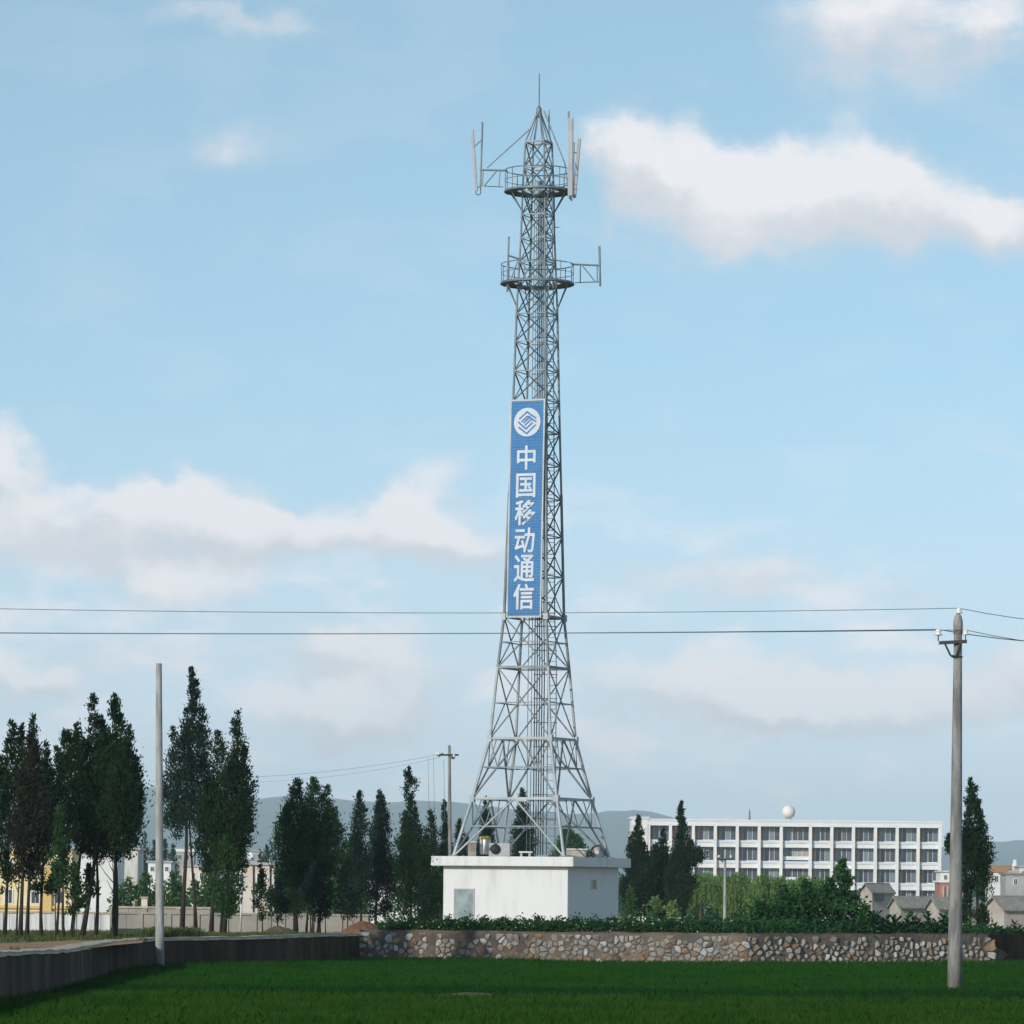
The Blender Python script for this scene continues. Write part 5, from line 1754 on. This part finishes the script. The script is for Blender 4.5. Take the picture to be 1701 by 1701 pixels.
# ------------------------------------------------------------------ low crop on the terrace behind the stone wall
def scatter_crop(x0, x1, hfun, n, depth, seed, leaf, m, name, label, kind):
    r_ = np.random.default_rng(seed)
    xs = r_.uniform(x0, x1, n)
    wy = np.interp(xs, [p[0] for p in sw + ew[1:]], [p[1] for p in sw + ew[1:]])
    ys2 = wy + .35 + depth * r_.random(n)
    hh = hfun(xs) * (.75 + .35 * np.sin(xs * 5.1) * np.sin(ys2 * 4.3 + 1) + .15 * r_.normal(size=n))
    zs = .68 + np.clip(hh, .05, None) * r_.random(n) ** .6
    d = r_.normal(size=(n, 3)) * np.array([1, 1, .6]) + np.array([0, -.25, .35])
    d /= np.linalg.norm(d, axis=1)[:, None]
    v, fc = leaf_quads(np.stack([xs, ys2, zs], 1), d, leaf * r_.uniform(.6, 1.3, n), .42, r_)
    o = npmesh(name, v, fc, [m, m_petal])
    return tag(o, label, None, kind=kind), xs, ys2, zs


xa, xbq = GP(622, 1550, .7).x, GP(1260, 1550, .7).x
crop, xs_c, ys_c, zs_c = scatter_crop(sw[0][0] + .6, 6.6, lambda x: np.interp(x, [-4.6, -3.5, 6.6], [.38, .52, .58]), 46000, 2.6, 5, .085, m_crop, 'bean_crop',
                                      'low dense leafy crop on top of the stone wall', 'stuff')
r_ = np.random.default_rng(8)
n = 260
xs = r_.uniform(sw[0][0] + .6, 6.4, n)
wy = np.interp(xs, [p[0] for p in sw], [p[1] for p in sw])
ys2 = wy + .3 + 1.2 * r_.random(n)
zs = .72 + .5 * r_.random(n) ** .7
PP, DD = [], []
for k in range(5):
    a = k * 1.2566
    PP.append(np.stack([xs, ys2, zs], 1))
    d = np.stack([np.cos(a + xs * 9), -.7 * np.ones(n), np.sin(a + xs * 9)], 1)
    DD.append(d / np.linalg.norm(d, axis=1)[:, None])
v, fc = leaf_quads(np.concatenate(PP), np.concatenate(DD), r_.uniform(.02, .05, n * 5), .45, r_)
o = npmesh('crop_blossom', v, fc, m_petal)
tag(o, 'tiny pale blossoms dotted over the low crop', None, kind='stuff')
o, *_ = scatter_crop(6.2, 40, lambda x: np.interp(x, [6, 8, 16, 18, 40], [.6, .62, .52, .28, .24]), 52000, 2.4, 6, .10, m_broadd, 'weed_cover',
                     'dark weeds covering the terrace edge at right', 'stuff')

# upright leafy plants on the right part of the terrace edge
spots = [1432, 1441, 1449, 1458, 1466, 1474, 1483, 1491, 1499, 1508, 1516, 1524, 1531, 1540, 1549, 1557, 1566, 1574, 1640, 1652, 1664, 1676, 1685, 1695]
proto = []
for k in range(4):
    r_ = np.random.default_rng(300 + k)
    vv, ff = [], []
    for j in range(15):
        a = j * 2.4 + r_.normal() * .3
        h0 = .12 + .55 * j / 15
        ln = .34 - .10 * j / 15
        d = Vector((math.cos(a), math.sin(a), .75 + .5 * j / 15)).normalized()
        sd = d.cross(UP).normalized()
        b0_ = Vector((0, 0, h0))
        w_ = .055
        i0 = len(vv)
        vv += [b0_, b0_ + d * ln * .5 + sd * w_, b0_ + d * ln * .5 - sd * w_, b0_ + d * ln * .85 + sd * w_ * .8 - UP * .03, b0_ + d * ln * .85 - sd * w_ * .8 - UP * .03, b0_ + d * ln * 1.1 - UP * .09]
        ff += [(i0, i0 + 1, i0 + 2), (i0 + 1, i0 + 3, i0 + 4, i0 + 2), (i0 + 3, i0 + 5, i0 + 4)]
    me = bpy.data.meshes.new('leaves')
    me.from_pydata([tuple(v) for v in vv], [], ff)
    me.materials.append(m_broadd)
    proto.append(me)
names_near = ['beside the dark bush', 'below the white-gabled house', 'below the first cottage roof', 'left of the field pole', 'at the right edge']
rk = random.Random(3)
for i, px_ in enumerate(spots):
    wy = wall_y(P(px_, 1540, 153).x)
    q = P(px_, 1545, wy + .5 + rk.random() * .8)
    hs = rk.uniform(.85, 1.35) * (1.0 if px_ < 1600 else .72)
    order = ['first', 'second', 'third', 'fourth', 'fifth', 'sixth', 'seventh', 'eighth', 'ninth', 'tenth', 'eleventh', 'twelfth', 'thirteenth', 'fourteenth', 'fifteenth', 'sixteenth',
             'seventeenth', 'eighteenth']
    if px_ < 1600:
        lab = order[i] + ' upright leafy plant right of the glossy sapling, counting to the field pole'
    else:
        lab = order[i - 18] + ' upright leafy plant right of the pointed cypress, counting to the right edge'
    o = thing('leafy_plant', lab, 'plant', (q.x, q.y, .66), 'upright leafy plants on the terrace edge')
    c = bpy.data.objects.new('leaves', proto[i % 4])
    c.matrix_basis = Matrix.Translation((q.x, q.y, .64)) @ Matrix.Rotation(rk.random() * 6, 4, 'Z') @ Matrix.Diagonal((hs, hs, hs, 1))
    link(c, o)
    rod('stem', (q.x, q.y, .6), (q.x, q.y, .64 + .62 * hs), .012, m_crop, o)

# ------------------------------------------------------------------ rice in the field
def rice(name, label, Y0, Y1, per_m2, h0, h1, m, seed, wid, skip=None):
    r_ = np.random.default_rng(seed)
    n = int((Y1 - Y0) * (.25 * (Y0 + Y1) / 2 + 6) * per_m2)
    Y_ = r_.uniform(Y0, Y1, n)
    hw = .118 * Y_ + 3
    X_ = r_.uniform(-1, 1, n) * hw
    # transplanted in tufts
    gx, gy = np.round(X_ / .19) * .19, np.round(Y_ / .24) * .24
    X_ = gx + r_.normal(size=n) * .05
    Y_ = gy + r_.normal(size=n) * .05
    keep = np.ones(n, bool)
    lx = np.interp(Y_, [p[1] for p in lw], [p[0] for p in lw])
    keep &= X_ > lx + .12
    bx_ = np.interp(X_, [p[0] for p in sw + ew[1:]], [p[1] for p in sw + ew[1:]])
    keep &= Y_ < bx_ - .15
    # the oblique stretch of the left wall
    keep &= ~((X_ < sw[0][0]) & (Y_ > np.interp(X_, [p[0] for p in lw[4:]], [p[1] for p in lw[4:]]) - .15) & (Y_ > 130))
    if skip is not None:
        keep &= ~skip(X_, Y_, r_)
    X_, Y_ = X_[keep], Y_[keep]
    n = len(X_)
    patch = .5 + .5 * np.sin(X_ * .55 + 1.3 * np.sin(Y_ * .11)) * np.sin(Y_ * .16 + X_ * .1)
    hh = r_.uniform(h0, h1, n) * (.82 + .25 * patch)
    lean = r_.normal(size=(n, 2)) * .28
    w_ = wid * r_.uniform(.6, 1.3, n)
    ang = r_.random(n) * 3.1416
    base_ = np.stack([X_, Y_, np.full(n, FZ - .01)], 1)
    sd = np.stack([np.cos(ang), np.sin(ang) * .5, np.zeros(n)], 1) * w_[:, None]
    top_ = base_ + np.stack([lean[:, 0] * hh, lean[:, 1] * hh, hh], 1)
    midp = base_ + np.stack([lean[:, 0] * hh * .3, lean[:, 1] * hh * .3, hh * .6], 1)
    v = np.stack([base_ - sd * .5, base_ + sd * .5, midp + sd * .5, top_, midp - sd * .5], 1).reshape(-1, 3)
    fc = (np.arange(n)[:, None] * 5 + np.array([0, 1, 2, 3, 4])[None]).reshape(-1, 5)
    o = npmesh(name, v, fc, m)
    return tag(o, label, None, kind='stuff')


bare = (GP(735, 1646, 0).x, GP(818, 1646, 0).x)


def near_skip(x, y, r_):
    on = np.abs(y - BY) < .9
    return on & ((r_.random(len(x)) < .55) | ((x > bare[0]) & (x < bare[1])))


rice('rice_crop', 'yellow-green young rice in the nearer plot', 58, BY, 95, .20, .31, m_grass2, 21, .034, near_skip)
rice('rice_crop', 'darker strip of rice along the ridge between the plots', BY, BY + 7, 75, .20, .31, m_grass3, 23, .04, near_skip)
rice('rice_crop', 'deep green young rice in the farther plot', BY + 6.5, 160, 62, .19, .30, m_grass1, 22, .045, near_skip)

# grass tufts along the wall tops and tree feet
def tufts(spec, seed, m):
    r_ = np.random.default_rng(seed)
    PP, DD, LL = [], [], []
    for (px0, px1, py0, py1, n, h) in spec:
        a = r_.uniform(px0, px1, n); b = r_.uniform(py0, py1, n)
        for x, y in zip(a, b):
            g = GP(x, y, .62)
            if g.y > 215 or g.y < 60:
                continue
            g.z = terr(g.y)
            k = 9
            p = np.tile(np.array(g), (k, 1)) + r_.normal(size=(k, 3)) * np.array([.08, .08, 0])
            d = r_.normal(size=(k, 3)) * .35 + np.array([0, 0, 1])
            PP.append(p); DD.append(d / np.linalg.norm(d, axis=1)[:, None]); LL.append(r_.uniform(.5, 1.2, k) * h)
    v, fc = leaf_quads(np.concatenate(PP), np.concatenate(DD), np.concatenate(LL), .09, r_)
    return npmesh('grass_tuft', v, fc, m)


o = tufts([(-30, 240, 1545, 1566, 900, .16), (245, 330, 1548, 1560, 260, .30), (330, 600, 1547, 1556, 700, .13), (20, 60, 1580, 1586, 30, .14)], 31,
          leafmat('rough grass', (.05, .085, .025), (.12, .13, .05), 1.0))
tag(o, 'rough grass tufts on the left terrace', None, kind='stuff')

# ------------------------------------------------------------------ haze
HZ = 0.00009
hm = bpy.data.materials.new('air haze')
hm.use_nodes = True
t = hm.node_tree
t.nodes.clear()
pv = N(t, 'ShaderNodeVolumePrincipled')
pv.inputs['Color'].default_value = (.70, .865, .98, 1)
pv.inputs['Density'].default_value = HZ
pv.inputs['Anisotropy'].default_value = -0.15
L(t, pv.outputs[0], N(t, 'ShaderNodeOutputMaterial').inputs['Volume'])
hz = meshobj('haze', [(x, y, z) for z in (-6, 330) for x, y in ((-15000, -60), (15000, -60), (15000, 16500), (-15000, 16500))],
             [(3, 2, 1, 0), (4, 5, 6, 7), (0, 1, 5, 4), (1, 2, 6, 5), (2, 3, 7, 6), (3, 0, 4, 7)], hm)
tag(hz, 'pale haze filling the air over the plain', None, kind='stuff')
